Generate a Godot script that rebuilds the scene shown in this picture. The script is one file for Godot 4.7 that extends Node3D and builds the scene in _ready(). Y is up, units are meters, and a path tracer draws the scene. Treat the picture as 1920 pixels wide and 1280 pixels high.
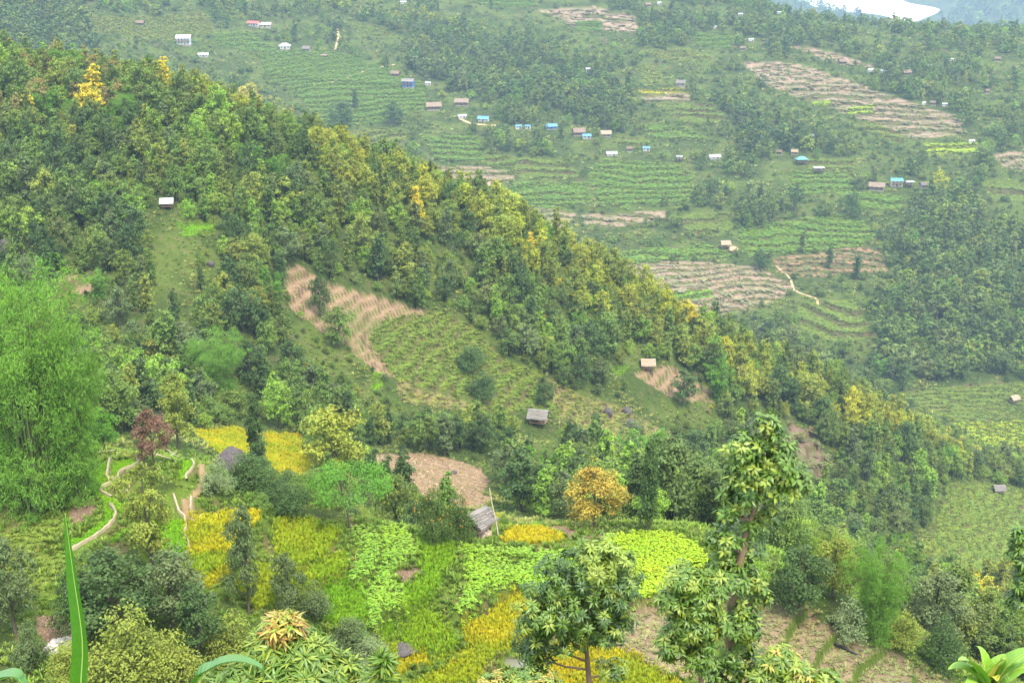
extends Node3D
# A terraced valley: hillsides, rice and maize terraces, woods, a village on the far slope.
# Metres, y up. The viewpoint is the origin; the ground falls away towards -z.

# ---------------------------------------------------------------- survey of the hillside
# terrain control points: bearing (x / range * 1.4), log of range, spline weight of the drop per metre
const CONTROL := [
	-0.77125, -0.10536, 0.01925914, -0.70129, 0.69315, 0.01509349, -0.69374, 2.07944, 0.005203056, -0.68879, 2.99573, -0.01287047,
	-0.67673, 3.91202, -0.1032905, -0.66054, 4.21951, 0.6951112, -0.64836, 4.30142, -0.4924913, -0.63556, 4.39530, 0.4196706,
	-0.62731, 4.46089, -0.3379396, -0.62027, 4.86753, 0.680438, -0.61240, 5.10595, -0.1438082, -0.60474, 5.29832, 0.6361826,
	-0.59269, 5.40932, -0.2398994, -0.57591, 5.58774, 0.2177105, -0.56250, 5.75747, 0.5964485, -0.55403, 5.88166, -0.5820791,
	-0.55643, 6.04025, 0.3780717, -0.55803, 6.25383, 0.003227926, -0.55803, 6.42972, 0.08243444, -0.55364, 6.71366, 0.6836726,
	-0.55206, 6.73922, -0.5332175, -0.54970, 6.77855, -0.1202224, -0.54659, 6.83296, -0.09382497, -0.54428, 6.87537, 0.09594901,
	-0.53897, 6.98037, -0.2056958, -0.53672, 7.31322, 0.2119342, -0.53450, 8.00637, 0.1130292, -0.51417, -0.10536, 0.0114618,
	-0.46753, 0.69315, -0.02043871, -0.46249, 2.07944, 0.008422571, -0.45920, 2.99573, 0.002182219, -0.45116, 3.91202, -0.1700159,
	-0.44187, 4.21951, 0.6654256, -0.43442, 4.29138, -0.8864592, -0.42651, 4.37381, -0.171518, -0.41957, 4.45225, 0.6918772,
	-0.41484, 4.50940, -1.158266, -0.41272, 4.74493, -0.2020492, -0.40924, 5.01064, -0.7642464, -0.40443, 5.29832, 0.4945316,
	-0.39573, 5.41484, -0.8333073, -0.38857, 5.52218, -0.1906732, -0.38365, 5.60319, -0.175671, -0.37664, 5.73133, 0.4513193,
	-0.37229, 5.82007, -0.8309903, -0.37456, 6.02828, 0.0347834, -0.37555, 6.27288, -0.1630529, -0.37445, 6.47697, -0.4596075,
	-0.37229, 6.75721, 0.7331929, -0.37122, 6.78135, -0.502205, -0.36909, 6.83102, -0.03055909, -0.36621, 6.90259, 0.01466957,
	-0.36337, 6.97843, 0.2163674, -0.36032, 7.06680, -0.2347741, -0.35831, 7.31322, -0.09334384, -0.35683, 8.00637, -0.04946153,
	-0.25708, -0.10536, 0.01130587, -0.23376, 0.69315, -0.0146392, -0.23125, 2.07944, 0.007372144, -0.22960, 2.99573, 0.0040491,
	-0.22637, 3.91202, -0.07081321, -0.22208, 4.30407, 1.581268, -0.21869, 4.35975, -0.8699239, -0.21504, 4.42333, 0.3654931,
	-0.21185, 4.48227, 2.044822, -0.21081, 4.50231, -2.864895, -0.21088, 4.71850, 1.020765, -0.20961, 4.90527, 0.07916263,
	-0.20792, 5.07517, 0.2238692, -0.20593, 5.23644, -0.2997701, -0.20269, 5.43808, 1.512207, -0.19971, 5.50443, -0.7770898,
	-0.19756, 5.55495, 0.03401131, -0.19546, 5.60700, -0.08424076, -0.19197, 5.70021, 0.7198036, -0.18949, 5.77219, -1.114768,
	-0.19061, 5.95324, 0.8380537, -0.19154, 6.25383, 0.3154446, -0.19083, 6.47697, -0.07360605, -0.18957, 6.68044, 1.490734,
	-0.18915, 6.69669, -0.9385347, -0.18846, 6.72420, -0.1349596, -0.18777, 6.75228, -0.09050647, -0.18641, 6.81026, -0.04015974,
	-0.18455, 6.89598, -0.01236646, -0.18271, 6.98778, 0.1388352, -0.18117, 7.07215, -0.09026364, -0.17991, 7.37776, 0.04108422,
	-0.17891, 8.00637, -0.08807428, 0.00000, -0.10536, 0.01102421, 0.00000, 0.69315, -0.0157742, 0.00000, 2.07944, 0.007284566,
	0.00000, 2.99573, 0.006443081, 0.00000, 3.91202, -0.138711, 0.00000, 4.33073, 0.8546753, 0.00000, 4.38763, -0.7712968,
	0.00000, 4.43951, 0.3149599, 0.00000, 4.49274, 2.109099, 0.00000, 4.50967, -3.047168, 0.00000, 4.71850, 0.8201077,
	0.00000, 4.90527, -0.2636954, 0.00000, 5.06260, 0.1840548, 0.00000, 5.24702, 0.1910698, 0.00000, 5.41610, -0.8634593,
	0.00000, 5.52146, 1.970196, 0.00000, 5.57589, -1.052364, 0.00000, 5.65123, -0.1343185, 0.00000, 5.73014, 0.907738,
	0.00000, 5.80295, -1.443953, 0.00000, 5.96615, 0.2108937, 0.00000, 6.21461, -0.4201149, 0.00000, 6.39693, -0.4049305,
	0.00000, 6.57235, 1.155134, 0.00000, 6.61446, -0.7123743, 0.00000, 6.67689, -0.1086452, 0.00000, 6.75348, -0.05365714,
	0.00000, 6.80510, -0.006697551, 0.00000, 6.87105, -0.00577103, 0.00000, 6.93404, -0.01751386, 0.00000, 7.01396, 0.2059857,
	0.00000, 7.08465, -0.1910123, 0.00000, 7.49554, 0.2859747, 0.00000, 8.07091, 0.2302977, 0.25708, -0.10536, 0.01142944,
	0.23376, 0.69315, -0.01452256, 0.23125, 2.07944, 0.007707588, 0.22960, 2.99573, 0.005123689, 0.22637, 3.91202, -0.2634596,
	0.22208, 4.35671, 0.8403457, 0.21832, 4.42143, -0.5872291, 0.21504, 4.48147, 0.330129, 0.21255, 4.52945, 1.788571,
	0.21116, 4.55742, -2.741594, 0.21158, 4.77068, 0.2701323, 0.21099, 5.01064, -0.4210337, 0.20910, 5.29832, -0.2238605,
	0.20676, 5.52146, -0.7455828, 0.20511, 5.63479, 1.378388, 0.20237, 5.70048, -0.8261545, 0.20064, 5.74440, 1.163308,
	0.19847, 5.80208, -1.537656, 0.19977, 5.96615, 0.9781345, 0.20017, 6.19441, -0.2443454, 0.19878, 6.38870, 2.447534,
	0.19823, 6.40450, -1.476935, 0.19681, 6.44654, -0.2035129, 0.19487, 6.50668, -0.09622272, 0.19312, 6.56447, -0.1089815,
	0.19083, 6.64533, -0.05881076, 0.18887, 6.72013, -0.00179762, 0.18723, 6.78767, 0.0002801558, 0.18561, 6.85881, 0.006737426,
	0.18402, 6.93404, 0.01799987, 0.18246, 7.01396, 0.3912512, 0.18117, 7.08465, -0.6378827, 0.18066, 7.54961, -0.5556163,
	0.17966, 8.16052, -0.7796449, 0.51417, -0.10536, 0.01081048, 0.46753, 0.69315, -0.0207912, 0.46249, 2.07944, 0.008293284,
	0.45920, 2.99573, 0.0004435766, 0.45514, 3.91202, 0.06582269, 0.44569, 4.38203, 1.306122, 0.44036, 4.43114, -0.7688299,
	0.43479, 4.48520, 1.244903, 0.43188, 4.51468, -2.109749, 0.43238, 4.78749, 0.4049848, 0.43188, 5.07517, 0.1797396,
	0.42722, 5.39363, -0.04377986, 0.42163, 5.63479, 0.9353437, 0.41484, 5.71845, -0.6203912, 0.40859, 5.80220, 1.201037,
	0.40538, 5.84816, -2.28072, 0.40750, 5.99146, 0.4437811, 0.40795, 6.19441, -0.1653002, 0.40455, 6.29383, 1.99876,
	0.40316, 6.31202, -1.42457, 0.39818, 6.37999, -0.2974124, 0.39331, 6.45108, -0.1099282, 0.38799, 6.53529, -0.01302045,
	0.38223, 6.63496, 0.01627105, 0.37942, 6.68757, 0.005802044, 0.37720, 6.73115, 0.003605251, 0.37391, 6.79927, 0.01178892,
	0.37015, 6.88341, 0.04064837, 0.36751, 6.94702, 0.4302851, 0.36584, 6.98945, -0.6172077, 0.36657, 7.24423, 0.5365564,
	0.36804, 7.69621, 0.4291527, 0.36678, 8.07091, 0.8158046, 0.36398, 8.21609, -1.157613, 0.36245, 8.41183, 1.76316,
	0.36133, 8.51719, 0.2088451, 0.35931, 8.69951, -0.5739874, 0.77125, -0.10536, 0.02391757, 0.70129, 0.69315, 0.01854472,
	0.69374, 2.07944, 0.010933, 0.68879, 2.99573, -0.003889133, 0.68271, 3.91202, -0.06527235, 0.67086, 4.38203, -0.07617629,
	0.66395, 4.70048, 0.3543058, 0.66054, 5.01064, -0.0707086, 0.65606, 5.29832, 0.1073615, 0.64511, 5.59842, -0.2550614,
	0.63766, 5.76832, 0.4120918, 0.63038, 5.87212, 0.5037258, 0.62427, 5.95324, 0.08575219, 0.62256, 5.98645, -0.9066844,
	0.62176, 6.06379, 0.2618688, 0.61878, 6.17379, 0.3128086, 0.61386, 6.23487, 0.813017, 0.60951, 6.27096, -0.7345997,
	0.60427, 6.31618, -0.1463546, 0.59819, 6.37133, -0.09757115, 0.58997, 6.45108, -0.01007355, 0.58023, 6.55468, 0.007429453,
	0.57420, 6.62468, -0.0008521651, 0.56996, 6.67689, -0.00168855, 0.56497, 6.74227, 0.006574749, 0.55924, 6.82276, 0.01870905,
	0.55443, 6.89588, 0.316004, 0.55127, 6.94702, -0.4342065, 0.55166, 7.31322, -0.02394128, 0.55206, 7.69621, -0.1437963,
	0.54892, 7.93737, -0.2425691, 0.54582, 8.13153, 0.2624132, 0.54275, 8.29405, -0.07025075, 0.53897, 8.51719, -0.559351,
	-1.17295, -0.10536, 0.03912464, -1.06654, 0.69315, -0.1083427, -1.05506, 2.07944, 0.02777105, -1.04754, 2.99573, -0.005580083,
	-1.02920, 3.91202, -0.07489896, -1.00458, 4.21951, 0.8778907, -0.98604, 4.30142, -0.618203, -0.96659, 4.39530, 0.3459313,
	-0.95404, 4.46089, -0.6790166, -0.93284, 4.86753, 0.08963118, -0.92115, 5.10595, -0.3182121, -0.90975, 5.29832, 0.7199233,
	-0.89180, 5.40932, -0.4953599, -0.86682, 5.58774, -0.07746726, -0.84684, 5.75747, 0.3139641, -0.83422, 5.88166, -0.8344936,
	-0.83779, 6.04025, 0.3895525, -0.84018, 6.25383, -0.01207682, -0.84018, 6.42972, -0.06152925, -0.83363, 6.71366, 0.7973585,
	-0.83127, 6.73922, -0.5208017, -0.82776, 6.77855, -0.06686099, -0.82313, 6.83296, -0.07097603, -0.81968, 6.87537, 0.161104,
	-0.81176, 6.98037, -0.2608403, -0.80841, 7.31322, 0.01616837, -0.80509, 8.00637, -0.02691833, 1.17295, -0.10536, 0.03261525,
	1.06654, 0.69315, -0.110288, 1.05506, 2.07944, 0.02636997, 1.04754, 2.99573, -0.01578532, 1.03829, 3.91202, 0.06479852,
	1.02027, 4.38203, -0.1342148, 1.01674, 4.70048, 0.002665452, 1.01149, 5.01064, -0.07005735, 1.00458, 5.29832, 0.05254745,
	0.98770, 5.59842, -0.1321223, 0.97622, 5.76832, 0.2215109, 0.96500, 5.87212, 0.1636369, 0.95559, 5.95324, -0.0924721,
	0.95296, 5.98645, -0.9927087, 0.95172, 6.06379, 0.3195949, 0.94712, 6.17379, 0.4146941, 0.93955, 6.23487, 0.8479364,
	0.93284, 6.27096, -0.6898514, 0.92477, 6.31618, -0.09599057, 0.91541, 6.37133, -0.0791719, 0.90276, 6.45108, -0.03374171,
	0.88776, 6.55468, -0.009142983, 0.87848, 6.62468, -0.001587239, 0.87196, 6.67689, -0.0007397443, 0.86427, 6.74227, 0.009973002,
	0.85547, 6.82276, 0.02036272, 0.84806, 6.89588, 0.3380034, 0.84320, 6.94702, -0.5470319, 0.84380, 7.31322, 0.1061094,
	0.84441, 7.69621, 0.05056525, 0.83958, 7.93737, 0.02021986, 0.83482, 8.13153, 0.06272132, 0.83010, 8.29405, 0.06108037,
	0.82428, 8.51719, 0.02320053, 0.37643, 8.16052, 0.3596167, 0.42257, 8.13153, -1.191723, 0.46769, 8.16052, 2.450934,
	0.39085, 8.34284, -1.057002, 0.43050, 8.34284, 0.2937824, 0.37249, 8.45532, -1.597183, 0.34110, 8.24276, 1.140159,
	0.50460, 8.18869, -2.465219, 0.47408, 8.26873, 0.9296881, 0.41837, 8.63052, 0.9170792, 0.50177, 8.63052, 0.06329819,
	0.52530, 8.03916, -0.1153291, 0.36158, 8.59415, 0.1952145,
]
const TILT := [0.54344884, 0.032863678, -0.19008434]
# flat fields: crop, slope along x, slope along z, level, outline x, z ...
const FIELDS := [
	["seedling", -0.0052, -0.0082, -45.971, [-33.6, -91.3, -32.6, -94.0, -31.9, -90.6, -31.3, -89.9, -31.8, -88.6, -30.5, -87.3, -28.7, -85.7, -28.5, -84.9, -29.3, -85.1, -30.4, -86.3, -32.9, -88.3]],
	["seedling", -0.0090, -0.0295, -48.154, [-31.1, -86.7, -30.4, -86.4, -29.5, -84.8, -30.0, -82.5, -30.9, -80.8, -31.5, -80.3, -31.9, -81.5, -31.0, -82.0, -30.4, -84.3, -30.5, -85.5]],
	["seedling", 0.0016, 0.0400, -41.502, [-32.1, -93.0, -31.7, -94.5, -30.6, -94.5, -30.3, -93.6, -31.3, -92.0, -31.1, -90.9, -31.4, -90.3]],
	["seedling", -0.0123, -0.0087, -46.240, [-30.7, -88.9, -29.7, -89.1, -29.5, -88.4, -30.2, -88.2]],
	["seedling", -0.0887, 0.0943, -39.648, [-27.5, -96.0, -26.7, -96.7, -26.2, -95.4, -26.3, -92.7, -26.0, -92.0, -26.6, -92.2]],
	["seedling", -0.0868, -0.0163, -49.883, [-27.4, -85.3, -25.7, -85.8, -24.8, -85.9, -24.4, -84.2, -23.8, -83.1, -23.6, -81.9, -24.0, -80.7, -25.2, -80.5]],
	["seedling", -0.0327, -0.0259, -48.723, [-28.1, -83.8, -28.9, -82.8, -29.2, -81.4, -28.8, -81.4, -27.8, -83.0]],
	["soil", 0.0010, -0.0236, -47.217, [-33.2, -85.6, -33.1, -87.3, -31.6, -86.8, -31.2, -85.6, -31.7, -83.8, -32.2, -82.5]],
	["path", -0.1056, 0.0165, -47.078, [-25.9, -95.1, -25.3, -95.2, -23.9, -90.3, -24.7, -88.9, -24.3, -86.3, -24.9, -86.1, -25.5, -88.5, -25.1, -89.0, -24.9, -91.9]],
	["gold", -0.1130, -0.0233, -51.513, [-24.2, -87.6, -23.1, -88.0, -19.7, -89.1, -19.4, -87.1, -20.8, -85.5, -20.6, -83.0, -24.0, -81.5, -24.5, -84.7, -24.6, -86.9]],
	["goldgreen", -0.1259, -0.0179, -51.649, [-24.2, -81.6, -20.7, -83.2, -20.7, -81.1, -22.1, -79.8, -23.6, -79.7]],
	["gold", -0.1379, -0.0147, -51.869, [-23.5, -79.5, -20.4, -81.8, -20.3, -80.2, -21.5, -78.8, -23.1, -77.8]],
	["goldgreen", -0.1169, -0.0327, -53.915, [-18.8, -90.7, -15.2, -91.2, -16.3, -86.6, -16.6, -84.0, -17.8, -84.6]],
	["goldgreen", -0.1085, -0.0461, -55.362, [-15.1, -91.0, -13.6, -90.6, -14.3, -86.8, -16.7, -84.0, -16.4, -86.9]],
	["goldgreen", -0.1251, -0.0539, -56.703, [-16.6, -84.1, -14.7, -86.2, -13.1, -88.5, -12.6, -85.8, -15.9, -82.4, -16.8, -82.6]],
	["green", -0.1060, -0.0590, -57.768, [-16.3, -83.6, -13.0, -86.7, -11.1, -85.0, -10.4, -81.4, -11.6, -80.1, -14.3, -80.1]],
	["veg", -0.0876, -0.0482, -55.934, [-13.5, -92.2, -11.6, -92.9, -10.6, -90.7, -10.4, -88.2, -11.0, -85.6, -12.4, -84.2, -12.3, -86.5, -11.8, -88.8]],
	["veg", -0.0664, -0.0535, -56.802, [-11.7, -94.2, -8.7, -93.6, -7.9, -92.7, -7.2, -90.6, -9.0, -88.3, -9.1, -85.9, -8.2, -84.8, -8.0, -82.3, -9.2, -82.8, -9.7, -79.7, -10.4, -80.1, -11.1, -84.0, -10.2, -88.6, -10.7, -92.0]],
	["soil", -0.0566, -0.0476, -56.362, [-9.1, -87.5, -7.3, -88.2, -7.6, -86.7, -8.3, -86.1]],
	["green", -0.0449, -0.0467, -56.350, [-8.0, -92.9, -5.1, -92.7, -4.3, -90.3, -5.3, -87.7, -5.9, -85.2, -7.6, -83.4, -7.8, -81.8, -8.1, -83.0, -8.2, -85.7, -7.1, -87.0, -7.2, -89.9]],
	["green", -0.0388, -0.0745, -59.586, [-7.2, -84.7, -6.6, -85.7, -6.0, -84.1, -3.9, -80.6, -4.1, -79.8, -5.6, -79.0, -6.6, -79.6, -7.4, -81.8]],
	["green", -0.0490, -0.0739, -59.557, [-8.4, -83.5, -7.5, -84.1, -6.7, -81.2, -6.6, -79.4, -7.3, -78.9, -8.3, -80.7]],
	["green", -0.0702, -0.0712, -59.312, [-10.7, -80.8, -8.9, -82.0, -8.5, -80.8, -10.1, -79.6]],
	["goldgreen", -0.0585, -0.0689, -59.409, [-9.2, -79.9, -8.3, -80.5, -7.2, -79.1, -9.2, -78.3]],
	["veg", -0.0223, -0.0509, -56.784, [-5.0, -92.6, -2.5, -91.6, -1.9, -89.4, -1.7, -87.0, -2.8, -84.0, -4.0, -82.4, -4.5, -82.8, -3.4, -86.9, -3.4, -89.5, -4.2, -91.2]],
	["goldgreen", -0.1541, -0.0417, -55.739, [-20.8, -81.4, -16.5, -83.1, -15.0, -80.4, -18.3, -78.9]],
	["green", -0.0993, -0.0627, -58.620, [-12.7, -81.4, -10.5, -81.0, -10.7, -79.3, -12.5, -79.5]],
	["goldgreen", -0.0748, -0.0685, -59.392, [-10.1, -79.8, -9.2, -80.2, -9.1, -78.2, -10.2, -78.4]],
	["veg", -0.0400, -0.0512, -56.902, [0.5, -91.2, 3.8, -92.1, 6.3, -89.7, 1.6, -86.1, 0.3, -87.2]],
	["goldgreen", -0.1432, -0.0421, -55.267, [-19.3, -83.8, -16.9, -84.4, -16.4, -82.5, -19.2, -81.5]],
	["veg", -0.0250, -0.0629, -57.898, [-2.1, -90.7, 0.1, -91.2, 0.4, -87.4, -0.4, -86.0, -1.8, -86.2]],
	["veg", 0.0153, 0.0094, -51.005, [-5.5, -93.1, -2.7, -91.8, 1.4, -91.3, 1.4, -90.4, -2.4, -90.5, -5.1, -92.3]],
	["gold", -0.0227, -0.0735, -59.811, [0.2, -87.2, 1.6, -85.8, 1.3, -81.4, -1.5, -79.6, -2.1, -78.0, -2.3, -76.4, -8.2, -75.3, -4.8, -78.1, -2.8, -80.1, -3.8, -82.2, -4.1, -83.5, -2.1, -83.7, -0.9, -85.7]],
	["gold", -0.0343, -0.0577, -59.268, [1.9, -80.1, 4.1, -82.3, 5.8, -82.2, 5.3, -76.3, 1.3, -76.1, 1.6, -78.6]],
	["gold", -0.0574, -0.0535, -59.273, [5.5, -81.9, 8.0, -82.4, 10.5, -80.6, 13.1, -77.4, 5.2, -76.9]],
	["gold", -0.0462, -0.0623, -59.069, [-8.6, -78.7, -6.1, -79.8, -6.2, -78.7, -8.2, -77.0]],
	["goldgreen", -0.0327, -0.0655, -59.381, [-6.1, -78.8, -3.0, -80.6, -2.8, -79.9, -6.2, -77.8]],
	["water", -0.0304, -0.0747, -60.413, [-0.5, -79.8, 1.6, -79.8, 1.8, -79.1, 1.0, -78.6, -0.5, -78.9]],
	["lime", -0.0478, -0.0573, -58.034, [7.7, -95.2, 10.7, -96.5, 13.7, -96.4, 15.5, -94.7, 16.3, -92.8, 14.9, -90.3, 11.7, -87.2, 9.8, -86.7, 7.8, -90.9]],
	["stubble", -0.0513, -0.0728, -60.605, [8.6, -87.9, 12.0, -89.1, 14.1, -87.1, 14.5, -83.5, 13.4, -79.0, 11.0, -79.8, 7.7, -82.7]],
	["gold", -0.0209, 0.1338, -62.145, [-4.1, -155.3, -1.8, -155.7, -0.9, -150.5, -3.0, -149.3]],
	["gold", -0.0260, 0.0800, -44.905, [-0.2, -96.5, 2.3, -96.5, 4.0, -95.2, 4.4, -93.9, 2.7, -93.1, -0.9, -93.2]],
	["soil", -0.0000, 0.1172, -42.179, [2.4, -98.8, 4.6, -98.9, 5.7, -97.1, 5.0, -95.7]],
	["soil", -0.0006, -0.0337, -49.403, [-31.8, -73.9, -29.9, -73.6, -27.3, -71.2, -27.4, -70.1, -29.7, -70.4, -31.1, -71.6]],
	["meadow", 0.0206, -0.0421, -48.381, [-37.4, -82.8, -35.4, -83.9, -33.6, -86.5, -32.4, -82.6, -34.3, -80.5, -36.3, -79.9]],
	["meadow", 0.0133, -0.0429, -49.047, [-35.2, -79.7, -32.1, -80.7, -31.0, -79.6, -31.9, -75.6, -33.6, -76.3]],
]
# terraced slopes: crop, terrace height, outline
const TERRACES := [
	["stubble", 1.10, [18.8, -90.0, 20.5, -90.9, 22.0, -89.8, 24.4, -90.0, 24.7, -88.9, 25.9, -88.4, 28.0, -88.5, 31.6, -88.5, 34.6, -86.6, 34.8, -84.8, 13.2, -78.7, 17.3, -84.7]],
	["gold", 1.20, [-47.7, -174.7, -44.8, -188.9, -41.5, -185.4, -36.4, -161.9, -34.0, -142.0, -38.6, -149.0]],
	["gold", 1.20, [-40.1, -191.1, -35.3, -198.0, -30.2, -172.7, -26.6, -144.8, -30.7, -150.9, -36.0, -168.6]],
	["clay", 0.55, [-24.0, -201.2, -18.5, -211.7, -12.6, -211.2, -5.7, -206.0, -3.8, -196.7, -4.7, -184.0, -2.5, -180.4, -5.4, -166.6, -10.1, -167.2, -13.5, -171.0, -19.7, -177.4, -23.4, -187.9]],
	["clay", 1.50, [-49.1, -268.1, -46.7, -268.7, -39.8, -268.2, -28.7, -272.5, -19.5, -276.5, -27.5, -265.3, -30.0, -254.7, -35.4, -249.3, -40.9, -250.0, -45.9, -251.1, -48.2, -259.7]],
	["meadow", 1.60, [-19.5, -276.5, -16.0, -279.4, -6.8, -278.7, -7.9, -271.9, -11.9, -266.0, -8.2, -262.2, -7.5, -254.9, -19.0, -247.7, -26.5, -246.1, -30.3, -252.3, -30.0, -260.4, -26.1, -268.7]],
	["seedling", 1.20, [-28.6, -245.7, -26.5, -249.0, -26.5, -241.7, -28.6, -238.2]],
	["fallow", 1.30, [-23.8, -246.9, -18.9, -247.1, -4.6, -252.1, -6.7, -247.5, -14.3, -242.8, -22.7, -238.6]],
	["fallow", 1.50, [6.1, -273.0, 16.0, -273.4, 27.8, -279.1, 35.8, -280.0, 43.2, -276.6, 32.0, -257.8, 21.3, -243.9, 14.7, -247.2, 10.5, -256.8]],
	["meadow", 1.50, [-8.0, -277.4, -0.6, -272.4, 6.4, -273.2, 10.6, -258.1, 4.7, -258.8, -3.4, -252.3, -7.2, -254.5, -8.2, -262.2, -11.6, -266.0, -7.6, -272.0]],
	["clay", 1.40, [-35.4, -249.3, -30.0, -254.3, -23.8, -246.9, -28.7, -246.1, -33.1, -247.6]],
	["meadow", 1.40, [-0.6, -271.4, 6.2, -275.2, 10.6, -259.3, 5.9, -258.5, 1.8, -263.4]],
	["clay", 1.40, [30.7, -297.1, 38.6, -307.9, 43.5, -311.3, 52.2, -308.8, 52.7, -305.0, 41.6, -297.1, 33.0, -296.0]],
	["seedling", 1.20, [23.8, -292.1, 30.4, -300.4, 26.9, -292.9]],
	["bare", 3.00, [74.5, -314.9, 80.8, -316.1, 84.3, -307.9, 79.6, -296.3, 74.6, -300.4, 70.9, -303.6]],
	["meadow", 2.00, [132.8, -348.9, 154.5, -374.5, 174.2, -388.8, 191.7, -400.3, 159.2, -325.2, 144.0, -313.8, 124.1, -289.4, 106.4, -279.8, 105.8, -291.1, 119.6, -318.9]],
	["meadow", 0.90, [177, -544, 208, -550, 239, -553, 261, -558, 249, -528, 228, -523, 195, -516, 188, -523]],
	["goldgreen", 0.90, [194, -515, 228, -522, 249, -526, 234, -488, 214, -485, 200, -484]],
	["clay", 1.50, [-91.4, -238.3, -81.5, -238.2, -79.5, -232.1, -84.2, -231.5]],
	["seedling", 1.50, [-72.2, -266.7, -65.3, -272.4, -64.4, -265.8, -69.7, -260.6]],
	["brownterrace", 1.35, [51, -652, 70, -673, 100, -677, 135, -673, 153, -648, 131, -632, 107, -621, 109, -609, 91, -602, 66, -622]],
	["seedling", 1.35, [71, -635, 105, -648, 107, -640, 74, -627]],
	["redterrace", 1.44, [145, -684, 173, -687, 177, -695, 206, -692, 203, -662, 179, -661, 156, -660, 145, -666]],
	["meadow", 2.25, [149, -633, 178, -633, 180, -595, 162, -589, 145, -602]],
	["maize", 1.80, [47, -674, 78, -692, 112, -698, 125, -685, 85, -676, 55, -664]],
	["maize", 1.80, [129, -716, 170, -732, 202, -738, 209, -709, 195, -694, 161, -690, 131, -685]],
	["maize", 1.80, [-13, -759, 7, -786, 47, -787, 49, -756, 13, -746]],
	["brownterrace", 1.57, [-10, -747, 16, -750, 39, -741, 29, -721, 8, -731]],
	["brownterrace", 1.57, [42, -740, 92, -743, 90, -733, 59, -719, 44, -723]],
	["goldterrace", 1.80, [-124, -851, -95, -871, -71, -866, -75, -828, -45, -810, -58, -800, -94, -826]],
	["brownterrace", 1.57, [-50, -810, 0, -809, 2, -790, -18, -771, -37, -785]],
	["maize", 1.80, [-61, -862, -22, -862, -18, -820, -48, -819]],
	["maize", 1.80, [-197, -1003, -168, -1027, -135, -1027, -99, -1001, -64, -962, -61, -917, -96, -879, -130, -862, -153, -920, -182, -957]],
	["goldterrace", 2.25, [-321, -999, -256, -1087, -236, -1039, -257, -997, -306, -963]],
	["brownterrace", 2.25, [180, -1019, 218, -1018, 245, -988, 268, -952, 314, -896, 309, -866, 273, -854, 234, -906, 191, -961]],
	["lime", 2.25, [216, -930, 234, -935, 228, -920, 216, -919]],
	["lime", 2.25, [240, -917, 262, -925, 254, -905, 237, -904]],
	["gold", 2.25, [93, -955, 132, -959, 131, -949, 94, -943]],
	["brownterrace", 2.25, [94, -943, 130, -948, 129, -930, 97, -927]],
	["meadow", 2.25, [104, -927, 143, -929, 153, -892, 118, -882]],
	["brownterrace", 2.70, [23, -1157, 71, -1168, 107, -1137, 105, -1094, 54, -1101, 46, -1123]],
	["maize", 2.25, [53, -1123, 78, -1125, 76, -1096, 54, -1094]],
	["maize", 1.80, [48, -804, 82, -807, 115, -794, 107, -753, 52, -755]],
	["maize", 1.80, [180, -802, 213, -798, 212, -777, 169, -760]],
	["brownterrace", 1.80, [122, -585, 137, -580, 135, -563, 123, -561]],
	["lime", 2.25, [275, -849, 312, -852, 306, -833, 272, -826]],
	["brownterrace", 2.25, [315, -828, 339, -838, 366, -835, 354, -804, 316, -804]],
	["meadow", 1.80, [69, -862, 91, -857, 93, -848, 75, -846]],
	["goldterrace", 1.80, [96, -1013, 113, -1016, 116, -964, 101, -958]],
	["maize", 2.25, [-39, -1196, 19, -1204, 24, -1170, -19, -1165]],
	["meadow", 2.25, [-19, -830, 35, -821, 45, -791, 8, -790, -15, -810]],
	["maize", 1.80, [59, -821, 107, -813, 115, -798, 51, -808]],
	["meadow", 1.80, [188, -827, 222, -820, 219, -801, 191, -806]],
	["maize", 1.80, [198, -776, 222, -767, 240, -762, 232, -743, 203, -742]],
	["goldterrace", 2.25, [253, -892, 267, -861, 260, -849, 236, -882]],
	["maize", 2.25, [91, -885, 121, -877, 133, -855, 97, -855]],
	["meadow", 2.25, [-145, -1112, -118, -1111, -88, -1078, -118, -1067]],
	["maize", 2.25, [-238, -1034, -211, -1054, -183, -1017, -201, -1001, -227, -1007]],
	["meadow", 2.70, [295, -789, 320, -785, 343, -783, 331, -751, 291, -759]],
	["meadow", 2.25, [92, -742, 130, -739, 128, -717, 104, -710]],
	["maize", 2.25, [152, -1098, 186, -1082, 176, -1050, 148, -1061]],
	["brownterrace", 2.25, [225, -1059, 257, -1045, 282, -1007, 251, -1016]],
	["goldterrace", 1.80, [103, -1046, 142, -1054, 164, -1026, 125, -1016]],
]
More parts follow.
